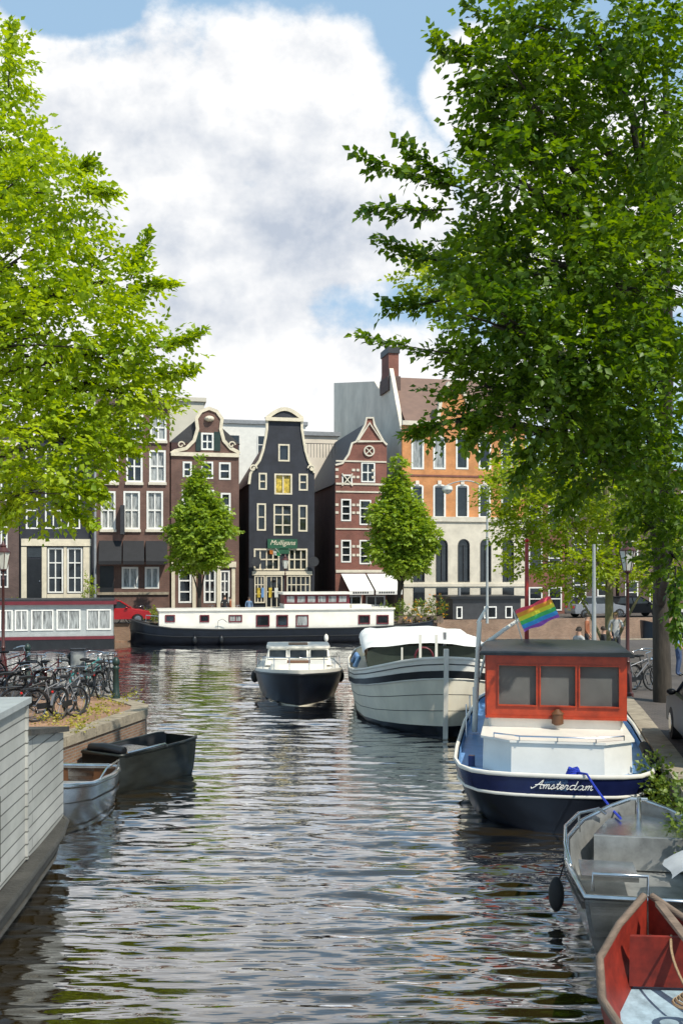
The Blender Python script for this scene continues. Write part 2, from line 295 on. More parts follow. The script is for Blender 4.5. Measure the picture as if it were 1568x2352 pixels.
for nm,pl,pv in (('left_quay',LQ,'paving'),('right_quay',RQ,'cobble')):
    slab(nm+'_wall',inset(pl,.04),-1,.93,'brickquay'); slab(nm+'_paving',inset(pl,.38),.9,1.1,pv)
    ins=inset(pl,.4); m=MB(); n=len(pl)
    for i in range(n-2):
        a,b=Vector(pl[i]),Vector(pl[i+1]); ai,bi=Vector(ins[i]),Vector(ins[i+1]); k=max(1,int((b-a).length/1.2)); g=.008/(b-a).length
        for j in range(k):
            s0=j/k+g; s1=(j+1)/k-g
            m.vprism([tuple(a.lerp(b,s0)),tuple(a.lerp(b,s1)),tuple(ai.lerp(bi,s1)),tuple(ai.lerp(bi,s0))],.93,1.13+rnd.uniform(-.008,.008))
    struct(m.build(nm+'_coping','stone'))
def water():
    d=[7.5]
    while d[-1]<64: d.append(d[-1]*1.0022+.0005)
    d=np.array(d); k=np.linspace(-.5,.5,390); D,K=np.meshgrid(d,k,indexing='ij'); X=D*K; Y=D; Z=np.zeros_like(X); g=np.random.default_rng(5)
    for i in range(100):
        lam=.19*(6.**(g.uniform()**1.45)); a=g.normal(0,.2)+.04; kx,ky=2*math.pi/lam*math.sin(a),2*math.pi/lam*math.cos(a); ph=g.uniform(0,6.28)
        cut=np.clip((lam/(D*.0042+.002)-1.5)/3,0,1)
        Z+=.0034*lam*np.sin(kx*X+ky*Y+ph+.9*np.sin(.15*ky*X+ph*2))*cut
    Z*=.85+.45*np.sin(X*.5+Y*.23)*np.sin(Y*.31-X*.2+1)
    n0,n1=X.shape; v=np.stack([X,Y,Z],-1).reshape(-1,3); idx=np.arange(n0*n1).reshape(n0,n1)
    f=np.stack([idx[:-1,:-1],idx[:-1,1:],idx[1:,1:],idx[1:,:-1]],-1).reshape(-1,4)
    v=np.concatenate([v,[[-400,-60,-.15],[400,-60,-.15],[400,160,-.15],[-400,160,-.15]]]); b=n0*n1; f=np.concatenate([f,[[b,b+1,b+2,b+3]]])
    me=bpy.data.meshes.new('water'); me.vertices.add(len(v)); me.vertices.foreach_set('co',v.ravel()); me.loops.add(len(f)*4); me.loops.foreach_set('vertex_index',f.ravel()); me.polygons.add(len(f)); me.polygons.foreach_set('loop_start',np.arange(len(f))*4); me.polygons.foreach_set('loop_total',np.full(len(f),4)); me.update(calc_edges=True)
    me.polygons.foreach_set('use_smooth',[True]*len(f))
    m,nt,bs=base('canalwater'); N=nt.nodes; K_=nt.links; N.remove(bs)
    df=N.new('ShaderNodeBsdfDiffuse'); df.inputs[0].default_value=(.018,.012,.004,1); gl=N.new('ShaderNodeBsdfGlossy'); gl.inputs['Roughness'].default_value=.015; gl.inputs[0].default_value=(.98,.98,.98,1)
    tc=N.new('ShaderNodeTexCoord'); mp=N.new('ShaderNodeMapping'); mp.inputs['Scale'].default_value=(.55,2.6,1); K_.new(tc.outputs['Object'],mp.inputs[0])
    n=N.new('ShaderNodeTexNoise'); n.inputs['Scale'].default_value=2.6; n.inputs['Detail'].default_value=2; K_.new(mp.outputs[0],n.inputs['Vector'])
    bp=N.new('ShaderNodeBump'); bp.inputs['Strength'].default_value=.4; bp.inputs['Distance'].default_value=.03; K_.new(n.outputs[0],bp.inputs['Height'])
    fr=N.new('ShaderNodeFresnel'); fr.inputs[0].default_value=1.33; ma=N.new('ShaderNodeMath'); ma.operation='MULTIPLY'; ma.inputs[1].default_value=3.8; ma.use_clamp=True; K_.new(fr.outputs[0],ma.inputs[0])
    for q in (df,gl,fr): K_.new(bp.outputs[0],q.inputs['Normal'])
    ms=N.new('ShaderNodeMixShader'); K_.new(ma.outputs[0],ms.inputs[0]); K_.new(df.outputs[0],ms.inputs[1]); K_.new(gl.outputs[0],ms.inputs[2]); K_.new(ms.outputs[0],N['Material Output'].inputs[0])
    me.materials.append(m); o=bpy.data.objects.new('water',me); COL.objects.link(o); struct(o)
water()
# ---------------------------------------------------------------- houses across the water
def RX(px): k=(px-CX)/F; return (O.y*k-O.x)/(U.x-k*U.y)
def RD(px): return O.y+RX(px)*U.y
def RZ(px,py): return H+(HY-py)*RD(px)/F-1.1
class House:
    def __init__(s,name,label,px0,cat='house',back=0.):
        s.t0=RX(px0); p=O+U*s.t0+V*back; s.r=thing(name,label,cat,(p.x,p.y,1.1),TH)
    def x(s,px): return RX(px)-s.t0
    def pl(s,pts): return [(s.x(a),0. if b is None else RZ(a,b)) for a,b in pts]
    def wbox(s,w): c=(w[0]+w[2])/2; return s.x(w[0]),RZ(c,w[3]),s.x(w[2]),RZ(c,w[1])
    def front(s,outline,wins,m,frame='white',arch=0.,fw=.1):
        holes=[]
        for w in wins:
            x0,z0,x1,z1=s.wbox(w); ar=arch*(x1-x0)/2
            holes.append([(x0,z0),(x1,z0),(x1,z1),(x0,z1)] if not ar else [(x0,z0),(x1,z0)]+[((x0+x1)/2+(x1-x0)/2*math.cos(math.pi*i/10),z1-ar+ar*math.sin(math.pi*i/10)) for i in range(11)])
        s.w=MB().facade(s.pl(outline),holes,0.).build('wall',m,s.r)
        for w in wins:
            x0,z0,x1,z1=s.wbox(w); pwin(s.r,x0+.003,z0+.003,x1-.003,z1-.003,0.,w[7] if len(w)>7 else frame,w[6] if len(w)>6 else 'glass',w[4],w[5],fw,.13,arch=arch*(x1-x0)/2)
    def body(s,x0,x1,dep,ze,zr,wm,rm,xm=None):
        MB().box(x0+.02,.252,0,x1-.02,dep,ze).build('side_wall',wm,s.r)
        xm=(x0+x1)/2 if xm is None else xm
        return MB().prism([(x0-.1,ze+.004),(x1+.1,ze+.004),(xm,zr)],.26,dep+.1).build('roof',rm,s.r)
    def bx(s,name,m,px0,py0,px1,py1,y0=-.1,y1=-.002):
        c=(px0+px1)/2; return MB().box(s.x(px0),y0,RZ(c,py1),s.x(px1),y1,RZ(c,py0)).build(name,m,s.r)
    def band(s,name,m,pts,w,y0=-.1,y1=.12,n=None): return MB().band(s.pl(pts),w,y0,y1).build(name,m,s.r)
h=House('canal_house','grey brown brick canal house at far left edge behind the lime tree',-70); X=h.x
h.front([(-70,None),(44,None),(44,1020),(-70,1020)],[(2,1095,30,1150,1,2),(-45,1095,-15,1150,1,2),(2,1208,18,1262,1,2),(-45,1205,-15,1262,1,2),(-20,1290,20,1350,2,2)],'brickdark'); h.body(0,X(44),9,RZ(0,1022),RZ(0,960),'brickside','tiledark'); h.bx('cornice','cream',-70,1012,44,1024,-.25)
h=House('canal_house','black canal house with cream ground floor front and tall white sash windows',46); X=h.x
h.front([(46,None),(216,None),(216,1000),(46,1000)],[(60,1030,84,1095,1,2),(104,1030,130,1095,1,2),(150,1030,176,1095,1,2),(60,1130,88,1215,1,2),(104,1130,142,1215,2,2),(155,1130,185,1215,2,2),(110,1258,146,1362,2,3),(155,1258,190,1362,2,3)],'blackwall'); h.body(0,X(216),9,RZ(0,1002),RZ(130,930),'brickside','tiledark')
h.bx('shop_entablature','cream',50,1238,210,1254,-.16); h.bx('pilaster','cream',50,1256,62,1395,-.1); h.bx('pilaster','cream',97,1256,108,1395,-.1); h.bx('pilaster','cream',192,1256,208,1395,-.1); h.bx('pilaster','cream',147,1256,154,1395,-.08)
d=h.bx('door','black',64,1284,96,1378,-.05); h.bx('transom_window','glass',64,1258,96,1280,-.03); MB().ball((X(92),-.09,RZ(92,1335)),.05,6).build('door_handle','chrome',d); h.bx('cornice','white',44,990,218,1004,-.3); h.bx('stall_riser','cream',109,1364,191,1395,-.05)
tag(MB().tube([P(219,1080,68.2),P(219,1390,68.2)],.09,8).build('drain_pipe','greyroof'),'pale grey drain pipe between black house and brown hotel','pipe')
h=House('canal_house','tall plain brown brick hotel with white windows and black awnings',222); X=h.x
ws=[]
for (y0,y1) in ((952,1012),(1034,1108),(1128,1216)):
    for i,(a,b) in enumerate(((240,274),(292,330),(345,383))):
        o=-6*(y0>1100)-2*(y0>1020); ws.append((a+o,y0,b+o,y1,2,2,'glasscur' if (y0>1100 or i==2) else 'glass'))
ws+=[(280,1302,318,1352,2,1,'glasscur'),(333,1302,366,1352,2,1,'glasscur')]
h.front([(222,None),(390,None),(390,928),(222,928)],ws,'brickbrown',fw=.13); h.body(0,X(390),10,RZ(300,930),RZ(300,905),'brickside','greyroof')
h.bx('cornice','brickdark',220,918,392,932,-.3)
for w in ws[:9]: h.bx('window_sill','whitestone',w[0]-2,w[3],w[2]+2,w[3]+6,-.14)
for a,b in ((228,280),(283,331),(335,384)):
    x0,x1=X(a),X(b); z0=RZ(300,1292); z1=RZ(300,1242); MB().add([(x0,-.02,z1),(x1,-.02,z1),(x1,-1.1,z0+.1),(x0,-1.1,z0+.1),(x0,-.02,z0+.1),(x1,-.02,z0+.1),(x0,-1.1,z0-.15),(x1,-1.1,z0-.15)],[(0,1,2,3),(0,3,4),(1,5,2),(3,2,7,6)]).build('awning','awnblack',h.r)
h.bx('door','black',230,1300,262,1392,-.04); h.bx('hanging_sign','charcoal',277,1162,287,1228,-.9,-.05); h.bx('basement_band','stone',224,1360,388,1366,-.12)
h=House('canal_house','brown brick house with cream neck gable and green shuttered attic window',393); X=h.x
out=[(393,None),(393,1042),(402,1036),(428,1030),(446,1012),(454,985),(451,962),(462,945),(480,938),(498,945),(510,962),(507,985),(514,1012),(530,1030),(546,1038),(549,1042),(549,None)]
h.front(out,[(462,994,491,1034,2,2),(420,1060,441,1096,1,2),(462,1060,490,1100,1,2),(503,1062,530,1102,1,2),(418,1125,444,1190,1,2),(462,1125,492,1190,2,2),(507,1132,530,1190,1,2),(410,1308,440,1385,1,3),(468,1308,496,1385,2,3),(505,1310,528,1385,2,3)],'brickbrown',fw=.12)
h.band('gable_trim','cream',out[1:-1],.24); h.body(0,X(549),11,RZ(393,1015),RZ(480,946),'brickside','tiledark')
for a,b in ((450,461),(492,506)): h.bx('shutter','dkgreen',a,992,b,1036,-.08)
m=MB()
for sx in (416,532):
    c=(X(sx),RZ(sx,1022)); m.band([(c[0]+.26*math.cos(t)*(1-t/9),c[1]+.26*math.sin(t)*(1-t/9)) for t in [i*.5 for i in range(14)]],.09,-.14,-.02)
m.build('scroll_ornament','cream',h.r); MB().ball((X(481),-.05,RZ(481,962)),.35,8,.6).build('festoon','cream',h.r); h.bx('string_course','cream',393,1040,549,1049,-.16)
h.bx('shop_entablature','cream',394,1290,542,1303,-.2)
for a in (394,442,498,532): h.bx('pilaster','cream',a,1305,a+8,1396,-.12)
h=House('canal_house','narrow black bell gabled pub with cream trim and green name board',572); X=h.x
out=[(572,None),(572,1112),(575,1088),(584,1074),(596,1058),(604,1035),(610,1005),(613,985),(613,962),(693,962),(693,985),(696,1005),(701,1035),(708,1058),(716,1074),(722,1086),(722,None)]
ws=[(639,1020,665,1060,1,1),(594,1086,613,1125,1,2),(630,1088,671,1136,2,1,'glassyel'),(686,1088,707,1127,1,2),(590,1156,611,1219,1,2),(628,1158,671,1230,2,3),(685,1160,706,1221,1,2),(583,1260,642,1310,4,2),(662,1260,706,1310,3,2)]
h.front(out,ws,'blackwall','cream',fw=.11); h.band('gable_trim','cream',out[1:9],.17); h.band('gable_trim','cream',out[9:16],.17)
h.body(0,X(722),11,RZ(572,1112),RZ(650,985),'brickside','tileroof')
m=MB(); A=h.pl([(611+83*i/12,962-22*math.sin(math.pi*i/12)) for i in range(13)]); m.band(A,.26,-.16,.24).build('pediment_arch','cream',h.r); MB().prism(A,-.05,.2).build('pediment','blackwall',h.r); h.bx('cornice','cream',609,960,696,968,-.22)
m=MB()
for sx,g in ((581,1),(715,-1)):
    c=(X(sx),RZ(sx,1076)); m.band([(c[0]+g*.28*math.cos(t)*(1-t/9),c[1]+.28*math.sin(t)*(1-t/9)) for t in [i*.5 for i in range(14)]],.1,-.14,-.02)
m.build('scroll_ornament','cream',h.r)
sg=h.bx('name_board','green',614,1238,682,1260,-.16,-.03); text('Mulligans',.5,Matrix.Translation((X(648),-.17,RZ(648,1247)))@UPR,'cream',h.r,shear=.35); h.bx('name_board_base','green',632,1262,664,1272,-.12,-.03)
h.bx('shop_entablature','cream',579,1312,716,1321,-.16)
pwin(h.r,X(584),RZ(600,1385),X(608),RZ(600,1322),-.09,'cream','glass',3,3,.08,.06); pwin(h.r,X(658),RZ(680,1385),X(712),RZ(680,1322),-.09,'cream','glass',5,3,.08,.06); pwin(h.r,X(610),RZ(630,1396),X(648),RZ(630,1322),-.09,'cream','glass',3,2,.08,.06)
for a,b,mm in ((590,597,'glassyel'),(600,606,'deckblue'),(617,624,'glassyel'),(630,638,'lampglass')): h.bx('poster',mm,a,1350,b,1372,-.13,-.1)
MB().ball((X(628),-.24,RZ(628,1333)),.16,8).build('wall_lantern','black',h.r)
for sx in (586,718): MB().tube([(X(sx),-.5,RZ(sx,1290)),(X(sx),-.56,RZ(sx,1290))],.35,16).build('round_sign','charcoal',h.r)
fl=thing('irish_flag','small green white and orange flag slanting from the black pub front','flag',tuple(O+V*-.1+U*(X(645)+h.t0)+Vector((0,0,RZ(645,1275)+1.1))),TH+math.pi)
MB().tube([(0,0,0),(.5,.8,.45)],.02,6).build('flag_pole','white',fl)
stripemat('irish',[(.02,.25,.08),(.6,.6,.55),(.6,.2,.03)],0); m=MB()
m.loft([[(.1+.8*i/8,.2+.5*i/8+.03*math.sin(i),-.1+.18*i/8),(.12+.8*i/8,.25+.5*i/8+.05*math.sin(i*1.3),.2+.16*i/8)] for i in range(9)],False); m.build('flag_cloth','irish',fl)
h=House('canal_house','red brick house with white bands, ornate stepped gable and white awnings',770); X=h.x
out=[(770,None),(770,1068),(786,1064),(800,1044),(808,1018),(818,1014),(838,976),(841,960),(856,960),(859,976),(880,1014),(888,1022),(888,None)]
ws=[(829,1062,861,1108,2,2),(785,1090,809,1114,1,1),(783,1146,806,1197,1,3),(825,1148,852,1206,1,3),(862,1148,884,1206,1,3),(783,1240,806,1292,1,3),(825,1240,852,1296,1,3),(862,1240,884,1296,1,3),(785,1368,830,1392,2,1),(840,1368,884,1392,2,1)]
h.front(out,ws,'brickred','white'); h.body(0,X(888),12,RZ(770,1112),RZ(846,968),'brickside','tiledark',X(846))
h.band('gable_trim','whitestone',out[1:-1],.14); h.band('pediment','whitestone',[(820,1014),(848,972),(876,1014),(820,1014)],.15,-.12,-.01)
m=MB()
for y,w in ((1060,.11),(1112,.14),(1130,.11),(1215,.1),(1312,.2)):
    z=RZ(830,y); m.box(X(771),-.06,z-w/2,X(887),-.003,z+w/2)
m.build('stone_band','whitestone',h.r); m=MB()
for y in (1160,1178,1255,1275,1080,1096):
    z=RZ(830,y)
    for a in (770,808,818,853): m.box(X(a),-.045,z-.09,X(a+7),-.003,z+.09)
m.build('quoin','whitestone',h.r)
m=MB(); c=(X(847),RZ(847,1036)); m.band([(c[0]+.36*math.cos(i*R(20)),c[1]+.36*math.sin(i*R(20))) for i in range(19)],.1,-.12,-.01).band([(c[0]-.26,c[1]-.26),(c[0]+.26,c[1]+.26)],.06,-.1,-.01).band([(c[0]-.26,c[1]+.26),(c[0]+.26,c[1]-.26)],.06,-.094,-.01).build('round_ornament','whitestone',h.r)
m=MB(); x0,z0,x1,z1=h.wbox((785,1088,809,1116)); m.band([(x0,z0),(x1,z1)],.08,-.1,-.01).band([(x0,z1),(x1,z0)],.08,-.094,-.01).build('cross_ornament','whitestone',h.r)
for a,b in ((783,838),(842,902)):
    x0,x1=X(a),X(b); z0=RZ(830,1360); z1=RZ(830,1318); aw=MB().add([(x0,-.02,z1),(x1,-.02,z1),(x1+.3,-1.5,z0+.15),(x0+.3,-1.5,z0+.15),(x0+.3,-1.5,z0-.15),(x1+.3,-1.5,z0-.15)],[(0,1,2,3),(3,2,5,4)]).build('awning','awnwhite',h.r,norm=False)
    m=MB()
    for i in range(7): m.box(x0+.55+i*.17,-1.52,z0-.06,x0+.66+i*.17,-1.51,z0+.06)
    m.build('awning_lettering','charcoal',aw)
h=House('office_building','large orange brick building with white arched ground floor and grey flank wall',923,'building'); X=h.x
out=[(923,None),(923,975),(1004,975),(1012,915),(1030,880),(1052,880),(1070,915),(1080,975),(1205,975),(1205,None)]
ws=[(a+1,1002,b,1078,1,2,'glasscur' if a<1000 else 'glass') for a,b in ((943,973),(993,1023),(1045,1075),(1097,1127),(1148,1176))]+[(a,1112,b,1190,1,2) for a,b in ((943,972),(994,1023),(1046,1076),(1098,1126),(1150,1176))]
h.front(out,ws,'brickorange','white',.35,.13)
gw=((946,972),(998,1025),(1048,1075),(1099,1124),(1150,1176))
MB().facade(h.pl([(924,None),(1204,None),(1204,1198),(924,1198)]),[[(x0,z0),(x1,z0)]+[((x0+x1)/2+(x1-x0)/2*math.cos(math.pi*i/10),z1-(x1-x0)/2+(x1-x0)/2*math.sin(math.pi*i/10)) for i in range(11)] for x0,z0,x1,z1 in [h.wbox((a,1238,b,1336)) for a,b in gw]],-.3,.29,.2).build('ground_floor_front','whitestone',h.r)
for a,b in gw:
    x0,z0,x1,z1=h.wbox((a,1238,b,1336)); pwin(h.r,x0+.003,z0+.003,x1-.003,z1-.003,-.3,'charcoal','glass',2,2,.07,.13,arch=(x1-x0)/2); h.bx('ground_window','glass',a,1350,b,1392,-.33,-.305)
h.bx('string_course','whitestone',922,1188,1206,1199,-.42); h.bx('string_course','brickred',924,1092,1204,1096,-.05); h.bx('cornice','whitestone',922,968,1004,978,-.3); h.bx('cornice','whitestone',1080,968,1206,978,-.3); h.bx('base_course','whitestone',924,1340,1204,1347,-.38)
for w in ws: h.bx('keystone','greywall',(w[0]+w[2])/2-4,w[1]-8,(w[0]+w[2])/2+4,w[1]+1,-.09)
z=1.1; prof=[(.26,0),(.26,14.6-z),(1.5,16.6-z),(3.6,20-z),(6,20-z),(7,19-z),(8.5,19.9-z),(25,22.8-z),(25,0)]
m=MB(); m.prism(prof,0,.3); m.v=[(y,x,zz) for x,y,zz in m.v]; m.build('flank_wall','greywall',h.r)
xe=X(1204); ze=RZ(1000,975)
MB().add([(.31,.0,ze),(xe,.0,ze),(xe,5,19.6-z),(.31,5,19.6-z),(.31,12,ze),(xe,12,ze)],[(0,1,2,3),(3,2,5,4)]).build('roof','tilebrown',h.r); MB().box(.31,12,0,xe,25,20-z).build('rear_wing','greywall',h.r)
c=MB().box(-.05,3.7,18.3,.75,5.9,21.2-z).build('chimney','brickred',h.r); MB().box(-.12,3.6,21.2-z,.82,6.0,21.7-z).build('chimney_cap','charcoal',c); MB().box(-.15,3.5,17.2,.85,6.1,18.3).build('chimney_base','brickdark',h.r)
MB().band(h.pl([(1004,975),(1012,915),(1030,880),(1052,880),(1070,915),(1080,975)]),.25,-.1,.3).build('gable_trim','whitestone',h.r)
def bgb(name,label,px0,px1,py,d,m,dep=12,roof=None,rows=0,z0=None):
    a=P(px0,py,d); b=P(px1,py,d); r=thing(name,label,'building',(a.x,d,1.1),TH); w=(b.x-a.x)/math.cos(TH); h_=a.z-1.1
    MB().box(0,0,0,w,dep,h_).build('wall',m,r); MB().box(-.2,-.2,h_+.002,w+.2,dep,h_+.35).build('roof',roof or 'greyroof',r)
    for j in range(rows):
        k=max(2,int(w/2.4))
        for i in range(k): x=w*(i+.5)/k; zz=h_-1.9-3.1*j; pwin(r,x-.55,zz-.9,x+.55,zz+.9,-.02,'white','glass',1,2,.1,.01)
    return r
bgb('rear_building','pale beige rooftop block rising behind the brown hotel',372,466,920,88,'beige',8,'beige'); r_=bgb('rear_building','low white flat roofed block behind the two gabled houses',505,700,972,92,'white',8,rows=1)
bgb('rear_building','grey roofed block with terrace railing behind the black pub',690,775,1000,86,'greywall',8); r=thing('roof_railing','thin iron terrace railing between black pub and red brick house','railing',tuple(P(692,1050,80)),TH)
m=MB(); [m.box(i*.25,0,0,i*.25+.03,.03,1.1) for i in range(12)]; m.box(0,0,1.1,2.8,.04,1.15); m.build('bars','black',r)
for i,(a,b,py,mm,lb) in enumerate(((1206,1300,1130,'brickred','red brick house partly hidden behind the yellow green tree'),(1301,1420,1100,'brickdark','dark brown brick house behind the right quay lamp'),(1421,1540,1120,'brickdark','dark brick house behind the dark trunk on the right'),(1541,1700,1090,'brickbrown','brown brick house at right edge behind the crowd'))):
    d=RD(a); bgb('distant_house',lb,a,b,py,d,mm,10,'tileroof',4)
def lamp(label,base,ht,group='crown lanterns'):
    r=thing('street_lamp',label,'street lamp',base,0.,group); s=ht/4.2
    MB().lathe([(.16,0),(.16,.1),(.12,.14),(.11,.6),(.075,.66),(.06,.9),(.08,.93),(.055,.97),(.04,3.0),(.055,3.02),(.03,3.1),(.03,3.25),(.1,3.3),(.1,3.33)],12).xf(Matrix.Scale(s,4)).build('pole','lampbrown',r,40)
    MB().lathe([(.11,3.34),(.21,3.85)],6).xf(Matrix.Scale(s,4)).build('lantern_glass','lampglass',r)
    m=MB()
    for k in range(6):
        a=k*math.pi/3; m.tube([(.115*math.cos(a),.115*math.sin(a),3.33),(.218*math.cos(a),.218*math.sin(a),3.86)],.012,4)
    m.lathe([(.225,3.85),(.225,3.88),(.11,4.0),(.09,4.02),(.11,4.06),(.05,4.12),(.03,4.2),(.002,4.24)],12).xf(Matrix.Scale(s,4)).build('lantern_cap','lampbrown',r,40); return r
lamp('dark red crown lantern at left edge above the parked bicycles',W(8,1556,1.1),4.2); lamp('dark red crown lantern on right quay beside the dark tree trunk',Vector(((1440-CX)*26./F,26.,1.1)),4.15); b=P(655,1400,64); lamp('small crown lantern across the canal before the black pub',(b.x,64,1.1),4.3)
def pole(label,px,py0,d,arm=None):
    r=thing('lamp_post',label,'street lamp',((px-CX)*d/F,d,1.1)); z=P(px,py0,d).z-1.1; MB().tube([(0,0,0),(0,0,z)],[.09,.05],8).build('pole','vent',r,50)
    if arm:
        q=(arm[0]-px)*d/F; zz=P(px,arm[1],d).z-1.1; MB().tube(bez(Vector((0,0,z-.3)),Vector((q*.3,0,zz+1.0)),Vector((q,0,zz+.3))),.04,6).build('arm','vent',r,50); MB().lathe([(.05,.3),(.3,.22),(.34,.0),(.2,-.2),(.02,-.28)],12,(q,0,zz)).build('lamp_shade','lampglass',r,40)
pole('tall grey post with curved arm and white globe before orange building',1118,1120,62,(1027,1125)); pole('plain grey post standing beside the rainbow flag and quay terrace',1363,1250,34)
def fartree(label,px,ytop,ybot,w,d):
    bx=(px-CX)*d/F; z0=P(px,ybot,d).z; z1=P(px,ytop,d).z; r=w*d/F/2; lob=[]
    for i in range(8):
        t=i/7; rr=r*(.72+.5*math.sin(math.pi*min(1,t*1.25+.12))*.65)*(1-.68*max(0,t-.3)/.7); z=z0+(z1-z0)*(.1+.84*t)
        for k in range(3 if t<.85 else 1):
            a=rnd.uniform(0,6.28); o=rr*.4 if t<.85 else .05; lob.append(((bx+o*math.cos(a),d+o*math.sin(a),z+rnd.uniform(-.25,.25)),(rr*rnd.uniform(.55,.68),rr*.58,(z1-z0)*.1)))
    return tree('street_tree',label,[((bx,d,1.1),.16),((bx,d,2.6),.13),((bx+.05,d,z0+1),.1),((bx,d,z1-1.2),.03)],lob,'leaffar','bark',.38,.27,6,85,'young trees across the canal')
fartree('egg shaped green tree in front of the brown gabled house',458,1060,1305,152,64); fartree('egg shaped green tree in front of the red brick house and orange building',916,1054,1312,166,65.5)
# ---------------------------------------------------------------- boats
class Hull:
    def __init__(s,st,zb=-.3,T=None): s.st=st; s.zb=zb; s.T=T
    def pt(s,i,h,sd,off=0.):
        y,b,bw,zs=s.st[i][:4]; rk=s.st[i][4] if len(s.st[i])>4 else 0; z=s.zb+(zs-s.zb)*h; hw=-s.zb/(zs-s.zb)
        if h<hw: x=bw*(.25+.75*(h/hw)**.5)
        else: q=(h-hw)/(1-hw); x=bw+(b-bw)*(1-(1-q)**1.6)
        p=Vector((sd*max(.004,x+off),y+rk*h,z)); return s.T@p if s.T else p
    def path(s): n=len(s.st); return [(i,-1) for i in range(n-1,-1,-1)]+[(i,1) for i in range(n)]
    def strip(s,h0,h1,k=5,off=0.): return MB().loft([[s.pt(i,h0+(h1-h0)*j/k,sd,off) for j in range(k+1)] for i,sd in s.path()],False)
    def line(s,h,off=0.): return [s.pt(i,h,sd,off) for i,sd in s.path()]
    def deck(s,h,off=-.02,dz=0.):
        T=Matrix.Translation((0,0,dz)); return MB().loft([[T@s.pt(i,h,-1,off),T@s.pt(i,h,1,off)] for i in range(len(s.st))],False)
    def transom(s,i,h0=0.,h1=1.):
        r=[s.pt(i,h0+(h1-h0)*j/6,-1) for j in range(7)][::-1]+[s.pt(i,h0+(h1-h0)*j/6,1) for j in range(7)]; return MB().add(r,[tuple(range(14))])
SCRIPT={'A':([(-.3,.35),(-.15,0),(.3,.4),(.8,1.3),(1.15,2.),(1.05,1.),(1.05,.1),(1.3,.1)],[(.2,.8),(.8,.95),(1.45,.85)],1.4),'m':([(0,.6),(.15,1),(.12,0),(.2,.6),(.45,1),(.52,.8),(.48,0),(.56,.6),(.8,1),(.88,.8),(.85,.15),(1.0,0),(1.2,.25)],None,1.15),'s':([(0,.2),(.35,1.05),(.42,.6),(.5,.2),(.3,0),(.05,.1),(.3,0),(.7,.25)],None,.7),'t':([(0,.2),(.3,1.0),(.4,1.8),(.28,.3),(.4,0),(.65,.25)],[(.05,1.1),(.65,1.18)],.6),'e':([(0,.3),(.5,.6),(.45,.95),(.2,.9),(.1,.4),(.3,0),(.7,.25)],None,.66),'r':([(0,.3),(.2,1.05),(.3,.85),(.5,.9),(.42,.2),(.55,0),(.75,.25)],None,.72),'d':([(.8,.9),(.4,1),(.1,.6),(.2,.1),(.5,0),(.8,.4),(.95,2.),(.8,.25),(1.0,0),(1.2,.25)],None,1.15),'a':([(.8,.9),(.4,1),(.1,.6),(.2,.1),(.5,0),(.8,.4),(.85,.95),(.8,.2),(1.0,0),(1.2,.25)],None,1.15)}
def script(body,cx,y,z,sx,sz,r,slant=.4):
    tot=sum(SCRIPT[c][2] for c in body); x=-tot/2; m=MB()
    for c in body:
        a,b,w=SCRIPT[c]
        for ln in (a,b):
            if ln:
                q=[Vector((cx+(x+p[0]+p[1]*slant*.6)*sx,y,z+p[1]*sz)) for p in ln]; s=[]
                for i in range(len(q)-1):
                    p0,p1,p2,p3=q[max(i-1,0)],q[i],q[i+1],q[min(i+2,len(q)-1)]
                    for t in (0,.33,.66): s.append(.5*((2*p1)+(p2-p0)*t+(2*p0-5*p1+4*p2-p3)*t*t+(3*p1-p0-3*p2+p3)*t**3))
                s.append(q[-1]); m.tube(s,r,4)
        x+=w
    return m
t=thing('tug_boat','navy and white tug with orange wheelhouse moored at the right quay','boat',(3.58,16.65,0),R(-10.2))
TUGM=Matrix.Translation(t.location)@Matrix.Rotation(R(-10.2),4,'Z')
st=[(0,.25,.05,.97),(.03,.75,.3,.97),(.1,1.1,.5,.97),(.25,1.4,.75,.97),(.55,1.62,1.05,.98),(1.1,1.74,1.35,1.0),(2.2,1.78,1.5,1.03),(5,1.78,1.6,1.12),(7.5,1.6,1.4,1.3),(9.3,1.05,.85,1.5),(10.2,.4,.3,1.62),(10.5,.03,.02,1.68)]
hl=Hull(st); hl.strip(0,.73).build('hull','hulldark',t,50); hl.strip(.73,.97,3,.012).build('hull_band','navy',t,50)
MB().tube(hl.line(.725,.02),.028,6).build('rubbing_strake','boatwhite',t,60); MB().tube(hl.line(.99,.005),.038,6).build('gunwale','boatwhite',t,60); hl.strip(.8,.97,2,-.05).build('bulwark_inside','deckblue',t,50); hl.deck(.86,-.02).build('deck','deckblue',t)
MB().vprism([(-.75,.72),(.85,.72),(1.36,1.15),(1.36,3.2),(-1.26,3.2),(-1.26,1.15)],.7,1.38,.985,(.05,2)).build('aft_cabin','boatwhite',t); MB().vprism([(-.77,.7),(.87,.7),(1.39,1.14),(1.39,3.2),(-1.29,3.2),(-1.29,1.14)],1.38,1.42).build('cabin_top','boatwhite',t)
wx0,wx1=-1.22,1.34
MB().rbox(wx0+.03,2.2,wx1-.03,5.2,1.3,1.74,.12).build('wheelhouse_base','boatwhite',t,30)
wins=((-1.01,-.27),(-.23,.45),(.49,1.24))
wh=MB().facade([(wx0,1.64),(wx1,1.64),(wx1,2.79),(wx0,2.79)],[[(a,1.83),(b,1.83),(b,2.62),(a,2.62)] for a,b in wins],2.14,.06,.06)
